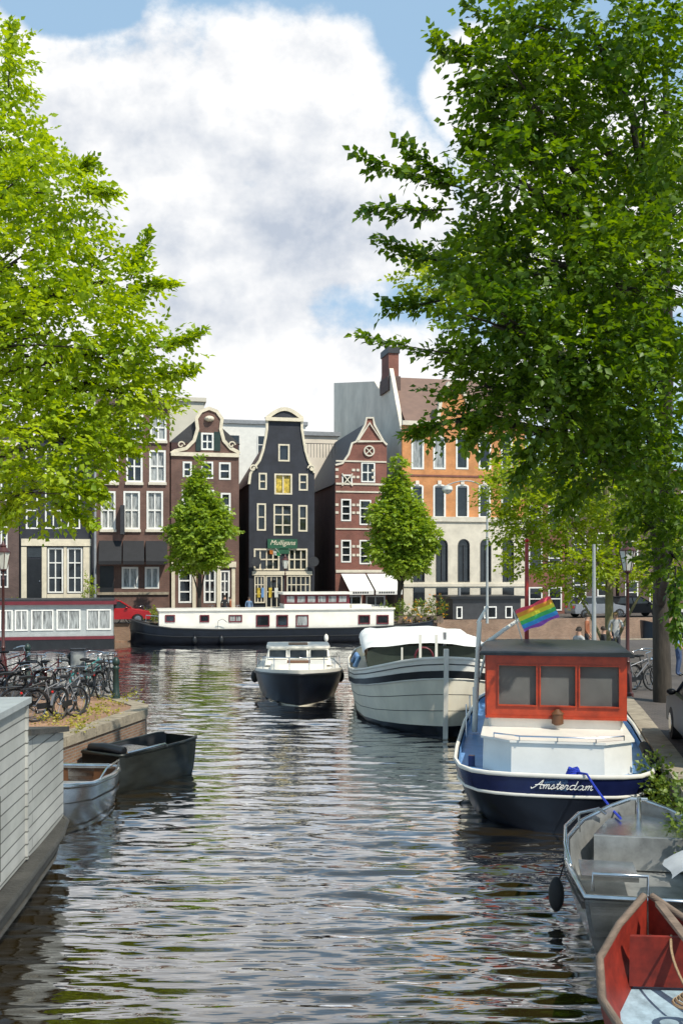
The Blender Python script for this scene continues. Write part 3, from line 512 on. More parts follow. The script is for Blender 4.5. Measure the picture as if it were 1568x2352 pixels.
for xx in (wx0,wx1): wh.box(xx-.03,2.2,1.64,xx+.03,2.5,2.79); wh.box(xx-.03,2.5,1.64,xx+.03,5.1,1.93); wh.box(xx-.03,2.5,2.57,xx+.03,5.1,2.79); wh.box(xx-.03,3.6,1.93,xx+.03,3.8,2.57); wh.box(xx-.03,4.9,1.93,xx+.03,5.1,2.57)
wh.box(wx0,5.1,1.64,wx1,5.16,2.79); wh.build('wheelhouse','orange',t)
for a,b in wins: pwin(t,a,1.83,b,2.62,2.14,'orange','blind',1,1,.022,.06)
for xx,sg in ((wx0,-1),(wx1,1)):
    for a,b in ((2.5,3.6),(3.8,4.9)): MB().add([(xx,a,1.93),(xx,b,1.93),(xx,b,2.57),(xx,a,2.57)],[(0,1,2,3)]).build('side_pane','glass',t,norm=False)
m=MB(); pl=[(wx0-.13,2.0),(wx1+.13,2.0),(wx1+.13,5.3),(wx0-.13,5.3)]; m.loft([[(a,b,2.795) for a,b in pl],[(a,b,2.84) for a,b in pl],[(a*.97,2.06 if b<3 else 5.24,2.87) for a,b in pl],[(a*.5,2.2 if b<3 else 5.1,2.9) for a,b in pl]]).build('roof','black',t,40)
MB().box(wx0-.02,2.11,1.6,wx1+.02,2.2,1.645).build('wheelhouse_sill','orange',t)
l=MB().lathe([(.05,0),(.11,.03),(.1,.2),(.12,.22),(.03,.3)],10,(.1,2.04,1.5)).build('stern_lamp','leather',t,40)
m=MB(); m.tube([(-1.05,.95,1.5),(-.6,.68,1.5),(.7,.68,1.5),(1.2,1.0,1.5)],.014,6); [m.tube([(a,b,1.41),(a,b,1.5)],.012,5) for a,b in ((-1.05,.95),(-.6,.68),(.05,.68),(.7,.68),(1.2,1.0))]; m.build('grab_rail','chrome',t,50)
m=MB().tube([(-1.55,4.4,.95),(-1.45,4.5,3.3)],[.06,.05],8).tube([(-1.5,4.45,2.7),(-.9,5.6,3.1),(-.2,7.2,3.5)],.045,8).tube([(-1.48,4.48,3.28),(-1.3,5.0,3.6)],.04,6).tube([(-1.5,4.5,1.9),(-1.25,5.2,2.9)],.03,6); m.build('derrick','boatwhite',t,50)
MB().tube([(-.45,5.25,1.7),(-.45,5.25,5.0)],[.055,.04],8).build('mast','redpaint',t,50); MB().ball((-.45,5.25,5.06),.05,6).build('mast_light','lightred',t)
MB().box(-1.52,1.25,.83,-1.4,1.37,1.02).build('deck_vent','navy',t); MB().lathe([(.05,.8),(.05,.98),(.08,.98),(.08,1.03),(.02,1.04)],10,(.3,.22,0)).build('bollard','charcoal',t,40)
MB().rbox(-1.0,5.2,1.1,8.2,1.0,1.75,.2).build('fore_cabin','boatwhite',t,30)
for a in (3.2,4.6,6.2): MB().tube([(-1.66,a,1.05),(-1.66,a,1.7)],.014,5).build('stanchion','chrome',t)
for a in (1.5,4.0):
    m=MB(); m.tube([(1.86,a+.22*math.cos(q),.62+.22*math.sin(q)) for q in [i*R(24) for i in range(16)]],.08,8); m.build('tyre_fender','rubber',t,60)
for a in (1.1,2.0): MB().tube([(1.72,a,1.02),(1.72,a+.6,1.06)],.1,8).build('deck_fender','rubber',t,60)
script('Amsterdam',.1,-.045,.75,.112,.072,.0078).build('lettering','white',t)
a=TUGM@Vector((.3,.22,1.0)); e=P(1424,1880,14.3); g0=TUGM@Vector((.5,-.06,1.02))
m=MB(); p=[a]+bez(g0,(g0+e)/2+Vector((0,0,-.08)),e,12); m.tube(p,.02,6)
for i in range(4): m.tube([a+Vector(((.12-.015*i)*math.cos(q),(.1-.01*i)*math.sin(q),-.06+.035*i+.015*math.sin(3*q))) for q in [j*R(30) for j in range(13)]],.024,5)
tag(m.build('mooring_rope','rope',None,60),'blue mooring rope from the tug stern bollard to the aluminium boat','rope')
fl=thing('rainbow_flag','rainbow striped flag flying beside the red mast of the tug','flag',tuple(P(1204,1452,21.6)),R(-5)); 
stripemat('rainbow',[(.4,.12,.55),(.08,.4,.85),(.1,.65,.18),(1.,.88,.06),(1.,.42,.05),(.95,.1,.16)],2); m=MB()
m.loft([[(.82*i/14,.05*math.sin(i*.9+j*.2)*(i/14+.3),.5*j/6+.02*math.sin(i*.7)) for j in range(7)] for i in range(15)],False); o=m.build('flag_cloth','rainbow',fl,60); o.rotation_euler=(0,R(-24),0)
MB().tube([(0.0,.02,-.35),(-.25,.02,.5)],.014,6).build('flag_staff','boatwhite',fl)
t=thing('barge','white round bowed barge with dark wale and white canvas cover','boat',(2.72,26.2,0),0)
st=[(0,.05,.02,2.12,-.25),(.12,.6,.22,2.08,-.2),(.4,1.1,.55,1.98,-.1),(.9,1.6,1.0,1.82,-.05),(1.7,2.05,1.55,1.64),(2.8,2.35,2.0,1.5),(4.2,2.48,2.2,1.42),(8,2.48,2.25,1.38),(11,2.2,1.9,1.45),(12.6,1.5,1.2,1.6),(13,.6,.4,1.65)]
hl=Hull(st); hl.strip(.0,.25).build('boot_top','hulldark',t,60); hl.strip(.25,.78,5,.004).build('hull','barge',t,60); hl.strip(.78,.86,2,.05).build('wale','black',t,60); hl.strip(.86,1.,2,.01).build('bulwark','boatwhite',t,60); MB().tube(hl.line(1.,0),.04,6).build('gunwale','boatwhite',t,60); hl.strip(.75,1.,2,-.06).build('bulwark_inside','barge',t,60); hl.deck(.8).build('deck','barge',t)
MB().tube(hl.line(.77,.03),.02,5).build('plank_strake','boatwhite',t,60); MB().tube(hl.line(.93,.02),.015,5).build('rubbing_band','charcoal',t,60)
for q in (.42,.6): MB().tube(hl.line(q,.006),.009,4).build('plank_seam','hullfoot',t,60)
MB().loft([[(-.06,-.38,2.35),(.06,-.38,2.35),(.06,-.2,2.35),(-.06,-.2,2.35)],[(-.06,-.3,1.5),(.06,-.3,1.5),(.06,.0,1.5),(-.06,.0,1.5)],[(-.06,-.1,-.2),(.06,-.1,-.2),(.06,.2,-.2),(-.06,.2,-.2)]]).build('stem_post','boatwhite',t)
MB().box(-1.85,3.4,1.2,1.65,11,1.86).build('cabin','canvasg',t)
for i in range(6): pwin(t,3.8+i*1.15,1.42,4.7+i*1.15,1.82,0,'wood','glass',1,1,.07,.01,T=Matrix(((0,1,0,-1.86),(1,0,0,0),(0,0,1,0),(0,0,0,1))))
m=MB(); m.loft([[( -.1+1.97*(abs(math.cos(q))**.7)*(1 if math.cos(q)>0 else -1),y+.08*math.sin(3*q), 1.86+.04*s-.05*math.sin(y*4.4+k)*(.5 if 0<k<16 else 1)*abs(math.cos(q))+(.4*s+.05*math.sin(k*1.1+y*1.7))*abs(math.sin(q))**.55) for k,q in enumerate([math.pi*k/16 for k in range(17)])] for y,s in ((3.15,.82),(3.4,.98),(4.2,.9),(4.9,1.0),(5.6,.9),(6.4,1.04),(7.2,.95),(8.0,1.05),(9.2,.92),(10.2,1.02),(11.1,.95))],False); m.build('canvas_cover','tarpwhite',t,70)
MB().add([(-1.93,3.3,1.45)]+[(-.1-1.88*(abs(math.cos(math.pi*k/12))**.7)*(1 if k<6 else -1),3.3,1.87+.3*math.sin(math.pi*k/12)**.55) for k in range(13)]+[(1.72,3.3,1.45)],[tuple(range(15))]).build('canvas_front','canvasg',t)
for a,h0 in ((-.55,2.6),(-.1,2.6)): MB().box(a,1.7,1.2,a+.07,1.77,h0).build('mooring_post','boatwhite',t)
MB().tube([(-1.0,2.2,1.3),(-1.0,2.2,2.2)],.03,6).build('stanchion','boatwhite',t); MB().tube([(.35,3.5,2.0),(.35,3.5,2.55)],.05,8).build('exhaust_pipe','chrome',t)
m=MB()
for k in range(4): m.tube([(-.35+.26*math.cos(q),2.4+.05*k,1.9+.28*math.sin(q)) for q in [j*R(24) for j in range(16)]],.028,6)
m.build('hose_coil','maroon',t,60); MB().rbox(-.9,1.9,.5,2.5,1.2,1.6,.1).build('fore_hatch','canvasg',t,30)
MB().tube([(-2.3,4.5,1.45),(-2.2,4.4,1.7),(-2.25,5.2,1.75),(-2.35,5.6,1.5)],.08,8).build('blue_cover','deckblue',t,60)
MB().tube([(.75,-.1,.55),(.78,-.22,.53)],.1,10).build('hawse_ring','barge',t)
t=thing('motor_boat','small navy motor boat with white cabin moored mid canal','boat',(-1.36,32.2,0),R(3))
st=[(0,.03,.02,1.2,-.3),(.15,.4,.12,1.19,-.25),(.6,.9,.45,1.15,-.12),(1.3,1.28,.85,1.1),(2.4,1.5,1.2,1.02),(4.5,1.5,1.3,.95),(6.8,1.4,1.2,.95),(7.4,1.2,1.,.95)]
hl=Hull(st); hl.strip(0,.22).build('boot_top','barge',t,60); hl.strip(.24,.9,5,.004).build('hull','hulldark',t,60); hl.strip(.9,1.,2,.012).build('sheer_strake','boatwhite',t,60); hl.deck(.97).build('deck','boatwhite',t); MB().tube(hl.line(.9,.03),.04,6).build('rubbing_strake','black',t,60)
MB().add([tuple(hl.pt(7,q,s)) for s,q in ((-1,0.05),(-1,1),(1,1),(1,.05))],[(0,1,2,3)]).build('transom','hulldark',t)
MB().rbox(-1.0,1.6,1.0,3.5,1.0,1.2,.35,4,.94).build('fore_cabin','boatwhite',t,30); 
MB().loft([[(-1.2,3.5,1.0),(1.2,3.5,1.0),(1.2,6.0,1.0),(-1.2,6.0,1.0)],[(-1.08,3.75,1.58),(1.08,3.75,1.58),(1.08,5.9,1.58),(-1.08,5.9,1.58)]]).build('wheelhouse','boatwhite',t); MB().rbox(-1.15,3.65,1.15,6.0,1.582,1.66,.2).build('roof','boatwhite',t,30)
T=Matrix.Translation((0,3.5,1.0))@Matrix.Rotation(R(-23.3),4,'X')
for a,b in ((-1.08,-.4),(-.34,.34),(.4,1.08)): pwin(t,a,.22,b,.6,0,'boatwhite','glassdull',1,1,.04,-.012,T=T,proud=.04)
MB().box(-.35,4.4,1.665,.35,5.2,1.7).build('roof_hatch','wood',t); MB().tube([(-.4,2.2,1.24),(.4,2.2,1.24)],.06,8).build('rolled_cover','leather',t,40)
m=MB(); pts=[hl.pt(i,1,sd,-.08)+Vector((0,.15,.38)) for i,sd in hl.path() if i<6]; m.tube(pts,.016,6)
for i,sd in hl.path():
    if 1<=i<6: q=hl.pt(i,1,sd,-.08); m.tube([q,q+Vector((0,.15,.38))],.013,5)
m.build('pulpit_rail','chrome',t,60)
for sx in (-1.55,1.5): MB().ball((sx,3.4,.62),.14,8,1.6).build('fender','rubber',t,60)
TB=Matrix.Rotation(R(-90),4,'Z')
def HB(px): k=(px-CX)/F; tt=(59.9*k+3.5)/(U.x-k*U.y); return tt+8.97,59.9+tt*U.y
def hx(px): return HB(px)[0]
def hz(px,py): return H+(HY-py)*HB(px)[1]/F
t=thing('houseboat','long cream and black houseboat with maroon wheelhouse moored across the canal','boat',(-12.27,58.03,0),TH)
TT=Matrix.Translation((0,1.65,0))@TB
st=[(0,.15,.02,1.45,0),(.35,.9,.4,1.35),(1.1,1.4,1.1,1.15),(2.4,1.65,1.5,.98),(5,1.7,1.6,.88),(13,1.7,1.6,.88),(16.5,1.65,1.5,1.0),(18.2,1.3,.9,1.2),(19,.5,.2,1.4),(19.1,.05,.02,1.42)]
hl=Hull(st,-.3,TT); hl.strip(0,1).build('hull','hulldark',t,60); MB().tube(hl.line(1,0),.05,6).build('gunwale','charcoal',t,60); MB().tube(hl.line(.62,.02),.04,6).build('rubbing_strake','black',t,60); hl.deck(.97).build('deck','hullfoot',t)
cx0,cx1=hx(366),hx(908); zt=hz(640,1402); cf=.45
hs=[(380,1413,403,1430),(460,1413,482,1430),(527,1413,558,1430),(590,1413,621,1440),(637,1413,664,1440),(682,1413,711,1440),(826,1413,853,1434),(868,1413,896,1434)]
MB().box(cx0,cf,.7,cx1,2.9,zt).build('cabin','boatwhite',t); MB().rbox(cx0-.1,cf-.1,cx1+.1,3.0,zt+.002,zt+.09,.1).build('cabin_roof','boatwhite',t)
for i,w in enumerate(hs): c=(w[0]+w[2])/2; pwin(t,hx(w[0]),hz(c,w[3]),hx(w[2]),hz(c,w[1]),cf,'maroon','glasscur' if i in(2,5) else 'glass',2 if i==2 else 1,1,.07,-.01,proud=.05)
a,b=hx(657),hx(809); z1=hz(730,1366); MB().box(a,.7,zt+.05,b,2.6,zt+.35).build('wheelhouse_base','boatwhite',t); MB().box(a+.02,.74,zt+.35,b-.02,2.56,z1).build('wheelhouse','maroon',t); MB().rbox(a-.15,.55,b+.15,2.75,z1+.002,z1+.14,.1).build('wheelhouse_roof','boatwhite',t)
for i in range(6): q=a+.1+i*(b-a-.2)/6; pwin(t,q,zt+.4,q+(b-a-.2)/6-.06,z1-.05,.74,'maroon','glasscur',1,1,.05,-.008,proud=.04)
MB().rbox(hx(812),.7,hx(860),2.4,zt+.09,zt+.28,.1).build('roof_hatch','boatwhite',t)
for px in (447,508,748): m=MB().tube([(hx(px),.0,.95),(hx(px),-.04,.3)],.012,4).ball((hx(px),-.1,.3),.14,8,1.7).build('fender','boatwhite' if px==748 else 'black',t,60)
m=MB(); m.tube([(.9,1.6,1.3),(.9,1.6,1.7),(2.8,1.6,1.55)],.03,5); m.tube([(hx(500),.3,.9),(hx(502),.2,1.4),(hx(512),.15,1.5),(hx(522),.2,1.3)],.02,5); m.build('rail','chrome',t)
b=W(262,1484); t=thing('houseboat','low grey windowed houseboat with dark red roof at far left','boat',(b.x,b.y,0),TH); q=lambda px:(px-262)/39.3*1.02
xl=q(-120); MB().box(xl,0,-.4,0,4,.42).build('hull','black',t); MB().box(xl,.08,.42,-.05,3.9,2.42).build('cabin','vent',t); MB().box(xl-.2,-.15,2.425,.15,4.2,2.62).build('roof','maroon',t); MB().box(xl,.3,2.62,0,3.8,2.72).build('roof_deck','charcoal',t); MB().box(xl,-.03,.423,.02,.07,.6).build('deck_edge','maroon',t)
for a,b_ in ((-60,-20),(-15,14),(18,46),(50,78),(84,132),(138,190),(203,256)): pwin(t,q(a),.95,q(b_),2.15,.08,'white','glasscur',2,1,.08,-.01,proud=.05)
b=W(1037,1463); t=thing('houseboat','black wooden houseboat with white window frames behind the white barge','boat',(b.x,b.y,0),TH); q=lambda px:(px-1037)/37.*1.03
MB().box(0,0,-.4,9.5,4,.5).build('hull','hulldark',t); MB().box(.1,.1,.5,q(1212),3.8,2.5).build('cabin','charcoal',t); MB().box(-.1,-.1,2.502,q(1225),4,2.68).build('roof','black',t)
for a,c in ((1049,1064),(1118,1150),(1172,1190)): pwin(t,q(a),1.2,q(c),2.0,.1,'white','glass',1,1,.08,-.01,proud=.05)
MB().tube([(1.2,2,2.68),(1.2,2,3.2)],.09,8).build('chimney','greyroof',t)
t=thing('houseboat','long low dark barge lying behind the rainbow flag and terrace','boat',(17.5,58,0),R(10)); hl=Hull([(0,.3,.1,1.5),(1,1.4,1.2,1.2),(3,1.7,1.6,1.0),(14,1.7,1.6,1.0),(16,.8,.5,1.3)],-.3,TB); hl.strip(0,1).build('hull','hulldark',t,60); hl.deck(.95).build('deck','hullfoot',t); MB().box(3,-1.2,.9,13,1.2,1.9).build('cabin','charcoal',t)
for i in range(5): pwin(t,3.6+i*1.9,1.25,4.7+i*1.9,1.7,-1.2,'white','glass',1,1,.07,-.01,proud=.04)
# near left houseboat
t=thing('houseboat','pale plank clad houseboat with grey hull at left foreground','boat',(-4.28,15.35,0),R(4.0)) 
m=MB(); YB=-2.35
for prof in ([(-9,.62),(YB,.62),(YB,2.66),(-9,2.66)],[(YB,.62),(0,.55),(0,1.9),(YB,2.24)]):
    k=MB().prism(prof,-2.6,0.); k.v=[(y,x,z) for x,y,z in k.v]; m.add(k.v,k.f)
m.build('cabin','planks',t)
k=MB().prism([(YB,2.242),(.1,1.902),(.1,1.98),(YB,2.32)],-2.7,.07); k.v=[(y,x,z) for x,y,z in k.v]; k.build('lower_roof','hullfoot',t)
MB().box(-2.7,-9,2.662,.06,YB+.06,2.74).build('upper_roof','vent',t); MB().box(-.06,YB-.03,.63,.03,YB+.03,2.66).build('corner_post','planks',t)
st=[(-9,1.56,1.3,.6),(-3,1.56,1.32,.6),(-1,1.54,1.25,.6),(-.2,1.45,1.1,.61),(.2,1.25,.85,.62),(.45,.9,.55,.64),(.58,.2,.1,.64)]
hl=Hull(st,-.3,Matrix.Translation((-1.36,0,0))); hl.strip(0,1).build('hull','hullfoot',t,60); hl.deck(1.,0).build('deck','hullfoot',t); MB().tube(hl.line(.97,.0),.045,6).build('gunwale','hullfoot',t,60); MB().tube(hl.line(.6,.02),.03,6).build('rubbing_strake','hullfoot',t,60)
pwin(t,-5.1,.75,-3.68,1.75,0,'hullfoot','glass',1,1,.06,-.012,T=Matrix(((0,-1,0,0.0),(1,0,0,0),(0,0,1,0),(0,0,0,1))),proud=.03)
def tender(label,loc,rz,st,hm,im,rim,floor_h,extra=None,name='open_boat',rimr=.035):
    t=thing(name,label,'boat',loc,rz); hl=Hull(st,-.25)
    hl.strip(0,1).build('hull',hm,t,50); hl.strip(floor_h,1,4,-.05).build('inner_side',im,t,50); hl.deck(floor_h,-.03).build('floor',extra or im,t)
    MB().tube(hl.line(1.,-.01),rimr,8).build('gunwale',rim,t,60)
    if st[0][1]>.3:
        hl.transom(0).build('transom',hm,t)
    return t,hl
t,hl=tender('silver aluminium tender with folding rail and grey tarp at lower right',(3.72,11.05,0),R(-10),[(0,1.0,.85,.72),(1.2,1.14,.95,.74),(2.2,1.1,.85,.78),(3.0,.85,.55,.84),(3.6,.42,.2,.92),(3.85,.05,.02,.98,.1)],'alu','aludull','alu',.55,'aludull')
MB().vprism([(-.72,2.45),(.72,2.45),(.45,3.35),(.05,3.7),(-.05,3.7),(-.45,3.35)],.76,.8).build('bow_deck','alu',t); MB().box(-.72,2.40,.35,.72,2.445,.79).build('bulkhead','aludull',t); MB().box(-.95,1.35,.5,-.25,2.05,.56).build('seat','alu',t); MB().box(-.95,.1,.5,.95,.5,.56).build('seat','alu',t)
m=MB().lathe([(.04,.8),(.04,1.08)],8,(0,3.55,0)); m.tube([(-.12,3.55,1.06),(.12,3.55,1.06)],.03,8).build('mooring_cleat','alu',t,50)
m=MB(); pts=[(-1.1,1.0,.78),(-1.15,1.3,.95),(-1.12,2.0,1.0),(-.9,2.7,1.02),(-.6,3.1,1.0),(-.5,3.25,.9)]; m.tube(pts,.025,8); [m.tube([(p[0],p[1],.76),p],.02,6) for p in pts[1:5:2]]; m.tube([(1.1,1.0,.78),(1.15,1.3,.92),(1.1,2.2,.96),(.6,3.2,.98)],.025,8); m.tube([(-.9,.1,.76),(-.9,.12,.95),(-.3,.12,.95),(-.3,.1,.6)],.022,8); m.build('hand_rail','alu',t,60)
m=MB(); m.loft([[(.05+.85*x+.03*math.sin(y*9),.75+y,.56+.34*math.sin(math.pi*min(1,max(0,(x+.12)/1.2)))**.5+.02*math.sin(7*x+5*y)) for x in [i/8 for i in range(9)]] for y in [j*.12 for j in range(8)]],False); m.build('tarpaulin','tarp',t,50)
MB().ball((-1.26,1.35,.3),.1,8,2.2).tube([(-1.22,1.35,.5),(-1.14,1.35,.76)],.01,4).build('fender','rubber',t,60); MB().box(.3,-.05,.2,.34,-.002,.75).build('stern_bracket','aludull',t); hl.strip(.86,.94,1,.035).build('rubber_strake','rubber',t,50)
t,hl=tender('weathered red rowing boat with pale blue floor in bottom right corner',(2.98,7.0,0),R(-4.5),[(0,.5,.4,.62),(.8,.72,.55,.58),(1.8,.82,.62,.58),(2.6,.7,.48,.64),(3.2,.4,.22,.76),(3.6,.05,.02,.92,.05)],'whiterow','redrow','oldwood',.42,'bluerow','rowing_boat',.04)
hl.strip(.75,.98,2,.008).build('sheer_strake','redrow',t,50); MB().box(-.66,1.2,.42,.66,1.45,.46).build('thwart','redrow',t); MB().loft([[(-.32,3.0,.72),(.32,3.0,.72),(.32,3.04,.2),(-.32,3.04,.2)],[(-.3,3.05,.72),(.3,3.05,.72),(.3,3.1,.2),(-.3,3.1,.2)]]).build('bow_bulkhead','redrow',t)
MB().loft([[(.0,3.3,.93),(.08,3.3,.93),(.08,3.33,.97),(0,3.33,.97)],[(.42,2.2,.42),(.52,2.2,.42),(.52,2.24,.46),(.42,2.24,.46)]]).build('tiller_beam','oldwood',t)
m=MB()
for k in range(4): m.tube([(.12+(.2-.03*k)*math.cos(q),2.25+(.15-.02*k)*math.sin(q),.38+.025*k) for q in [i*R(24) for i in range(16)]],.016,5)
m.tube(bez(Vector((.1,2.4,.42)),Vector((0,2.8,.6)),Vector((.1,3.05,.72))),.014,5); tag(m.xf(Matrix.Translation((2.98,7.0,0))@Matrix.Rotation(R(-4.5),4,'Z')).build('coiled_rope','ropetan',None,60),'tan rope coiled on the pale blue rowing boat floor','rope')
t,hl=tender('bare aluminium boat beside the pale houseboat on the left',(-4.9,18.75,0),R(176),[(0,.3,.26,.72),(.05,.55,.5,.73),(.2,.78,.68,.74),(.5,.88,.75,.75),(1.0,.93,.78,.76),(1.9,.86,.68,.8),(2.4,.62,.4,.86),(2.7,.3,.1,.92),(2.8,.04,.02,.95)],'alu','leather','alu',.5,'aludull',rimr=.05)
hl.strip(.66,.74,1,.03).build('spray_rail','alu',t,50); hl.strip(.3,.36,1,.03).build('spray_rail','alu',t,50); MB().box(-.75,.6,.5,.75,.9,.56).build('seat','aludull',t); MB().tube([(-.86,.5,.78),(-.9,.6,.95),(-.95,1.5,.98),(-.9,1.7,.82)],.02,6).build('hand_rail','alu',t,60)
ang=math.atan2(-1.2,2.0); t,hl=tender('black steel sloop moored against the left quay corner',(-4.78,19.75,0),ang,[(0,.5,.42,.76),(.15,.56,.5,.76),(.9,.6,.55,.76),(1.9,.6,.52,.78),(2.3,.55,.45,.8),(2.42,.45,.35,.8)],'darksteel','charcoal','darksteel',.75,'charcoal')
hl.transom(5).build('bow_plate','darksteel',t); MB().box(-.5,.5,.68,.5,1.3,.72).build('cover_board','alu',t); MB().tube([(-.45,.2,.81),(.0,.15,.86),(.45,.2,.81)],.1,8).build('rolled_cover','black',t,50); MB().tube([(.62,.1,.82),(.63,1.2,.84),(.6,1.3,.76)],.025,6).build('hand_rail','alu',t,50)
# ---------------------------------------------------------------- bollards, bikes, cars
def bollard(label,loc):
    r=thing('bollard',label,'bollard',loc,0,'quay bollards'); MB().lathe([(.11,0),(.11,.12),(.085,.16),(.07,.75),(.09,.78),(.09,.82),(.06,.86)],12).build('post','dkgreen',r,40); MB().lathe([(.06,.86),(.1,.92),(.09,1.0),(.05,1.06),(.01,1.09)],12).build('knob','dkgreen',r,60)
bollard('dark green bollard at the quay corner right of the bicycles',W(267,1606,1.1)); bollard('dark green bollard beside the grey cabinet among bicycles',W(164,1588,1.1)); bollard('dark green bollard behind the leftmost bicycles',W(64,1560,1.1))
p=W(180,1592,1.1); t=thing('street_cabinet','grey metal utility cabinet among the parked bicycles','cabinet',p,R(5)); MB().rbox(-.18,-.15,.18,.15,0,1.15,.03).build('body','greyroof',t,30); MB().box(-.2,-.17,1.152,.2,.17,1.2).build('lid','charcoal',t); MB().box(-.15,-.158,.1,.15,-.152,1.05).build('door','vent',t)
def bicycle():
    r=thing('bicycle','x','bicycle',(0,0,0),0,'bicycles parked on the left quay')
    for x in (-.53,.53):
        w=MB().tube([(x+.335*math.cos(q),0,.35+.335*math.sin(q)) for q in [i*R(15) for i in range(25)]],.022,6).build('wheel','rubber',r,60)
        m=MB().tube([(x+.3*math.cos(q),0,.35+.3*math.sin(q)) for q in [i*R(15) for i in range(25)]],.012,5); [m.tube([(x,0,.35),(x+.3*math.cos(q),0,.35+.3*math.sin(q))],.003,3) for q in [i*R(22.5) for i in range(16)]]; m.tube([(x,-.05,.35),(x,.05,.35)],.025,6); m.build('rim','chrome',w)
    MB().tube([(-.53,.0,.35),(-.12,0,.3)],.014).tube([(-.12,0,.3),(-.25,0,.85)],.018).tube([(-.12,0,.3),(.36,0,.78)],.02).tube([(-.22,0,.7),(.34,0,.88)],.016).tube([(-.53,0,.35),(-.22,0,.72)],.01).tube([(.33,0,.95),(.37,0,.72)],.02).build('frame','black',r,60)
    MB().tube([(.37,.05,.72),(.53,.05,.35)],.012).tube([(.37,-.05,.72),(.53,-.05,.35)],.012).build('fork','black',r,60)
    MB().tube([(.33,0,.95),(.3,0,1.08)],.014).tube([(.06,.28,1.05),(.22,.27,1.1),(.33,.12,1.1),(.33,-.12,1.1),(.22,-.27,1.1),(.06,-.28,1.05)],.013).build('handlebar','chrome',r,60)
    MB().loft([[(-.4,-.09,.95),(-.4,.09,.95),(-.4,.07,.9),(-.4,-.07,.9)],[(-.25,-.08,.97),(-.25,.08,.97),(-.25,.05,.91),(-.25,-.05,.91)],[(-.1,-.025,.95),(-.1,.025,.95),(-.1,.02,.91),(-.1,-.02,.91)]]).tube([(-.25,0,.84),(-.26,0,.92)],.012).build('saddle','rubber',r,50)
    MB().box(-.85,-.07,.73,-.35,.07,.745).tube([(-.82,.06,.73),(-.53,.06,.36)],.007).tube([(-.82,-.06,.73),(-.53,-.06,.36)],.007).build('rack','black',r)
    MB().loft([[(-.53+.37*math.cos(q),-.03,.35+.37*math.sin(q)),(-.53+.37*math.cos(q),.03,.35+.37*math.sin(q))] for q in [R(20+i*12) for i in range(14)]],False).build('mudguard','black',r)
    MB().box(-.5,-.045,.27,-.05,-.025,.4).build('chain_case','black',r); MB().tube([(-.12,-.1,.3),(-.05,-.1,.15)],.01).tube([(-.12,.1,.3),(-.19,.1,.45)],.01).box(-.1,-.2,.135,.0,-.1,.155).box(-.24,.1,.44,-.14,.2,.46).build('pedals','charcoal',r)
    MB().ball((.46,0,.86),.05,6).build('headlight','chrome',r); MB().ball((-.87,0,.66),.03,6).build('tail_light','lightred',r)
    m=MB(); 
    for z in (.9,1.0,1.1): m.tube([(.5,-.17,z),(.78,-.17,z),(.78,.17,z),(.5,.17,z),(.5,-.17,z)],.008,4)
    for a,b_ in ((.5,-.17),(.64,-.17),(.78,-.17),(.78,0),(.78,.17),(.64,.17),(.5,.17),(.5,0)): m.tube([(a,b_,.88),(a,b_,1.1)],.006,4)
    m.box(.5,-.17,.87,.78,.17,.88); m.build('basket','charcoal',r); return r
bk=bicycle()
spots=[(14,1598,20,'black','black bicycle at far left leaning behind the others',1),(40,1640,25,'black','black bicycle nearest the pale houseboat roof',0),(88,1650,35,'black','black bicycle second along the near row',1),(128,1652,50,'bikegrey','grey bicycle in front of the near row, right hand end',0),(30,1572,10,'redpaint','red framed bicycle at the back left of the row',0),(72,1604,55,'black','black bicycle in the middle of the left quay group',0),(112,1598,70,'maroon','dark red bicycle beside the quay cabinet',1),(165,1646,80,'bikegrey','black and grey bicycle standing end on near the cabinet',1),(205,1592,65,'teal','turquoise framed bicycle right of the quay cabinet',0),(228,1598,75,'black','black bicycle between the turquoise one and the corner bollard',1),(248,1600,85,'black','black bicycle right beside the corner bollard, bars turned',0)]
for i,(a,b_,g,c,lb,bs) in enumerate(spots):
    p=W(a,b_,1.1); o=dup(bk,p,R(g+rnd.uniform(-6,6)),lb,{'frame':c,'fork':c,'mudguard':c},() if bs else ('basket',)); o.rotation_euler.x=R(rnd.uniform(-6,6))
for a,b_,g,lb in ((1462,1588,20,'grey bicycle leaning near the dark trunk on right quay'),(1482,1582,35,'black bicycle between lamp and dark trunk on right quay')):
    o=dup(bk,W(a,b_,1.1),R(g),lb,{'frame':'bikegrey' if a<1470 else 'black'},('basket',)); o['group']='bicycles parked on the right quay'
for a,g,lb in ((285,10,'bicycle parked before the red car across the canal'),(318,-8,'bicycle with basket beside the red car'),(480,15,'bicycle by the young tree behind the long houseboat'),(540,5,'bicycle behind the houseboat in front of the pub'),(700,-10,'bicycle left of the wheelhouse top across the canal'),(850,8,'bicycle under the white awnings across the canal')):
    d=62.9+(a-600)*.004; o=dup(bk,((a-CX)*d/F,d,1.1),R(g)+TH,lb,{},() if a==318 else ('basket',)); o['group']='bicycles across the canal'
for o in [bk]+list(bk.children_recursive): bpy.data.objects.remove(o)
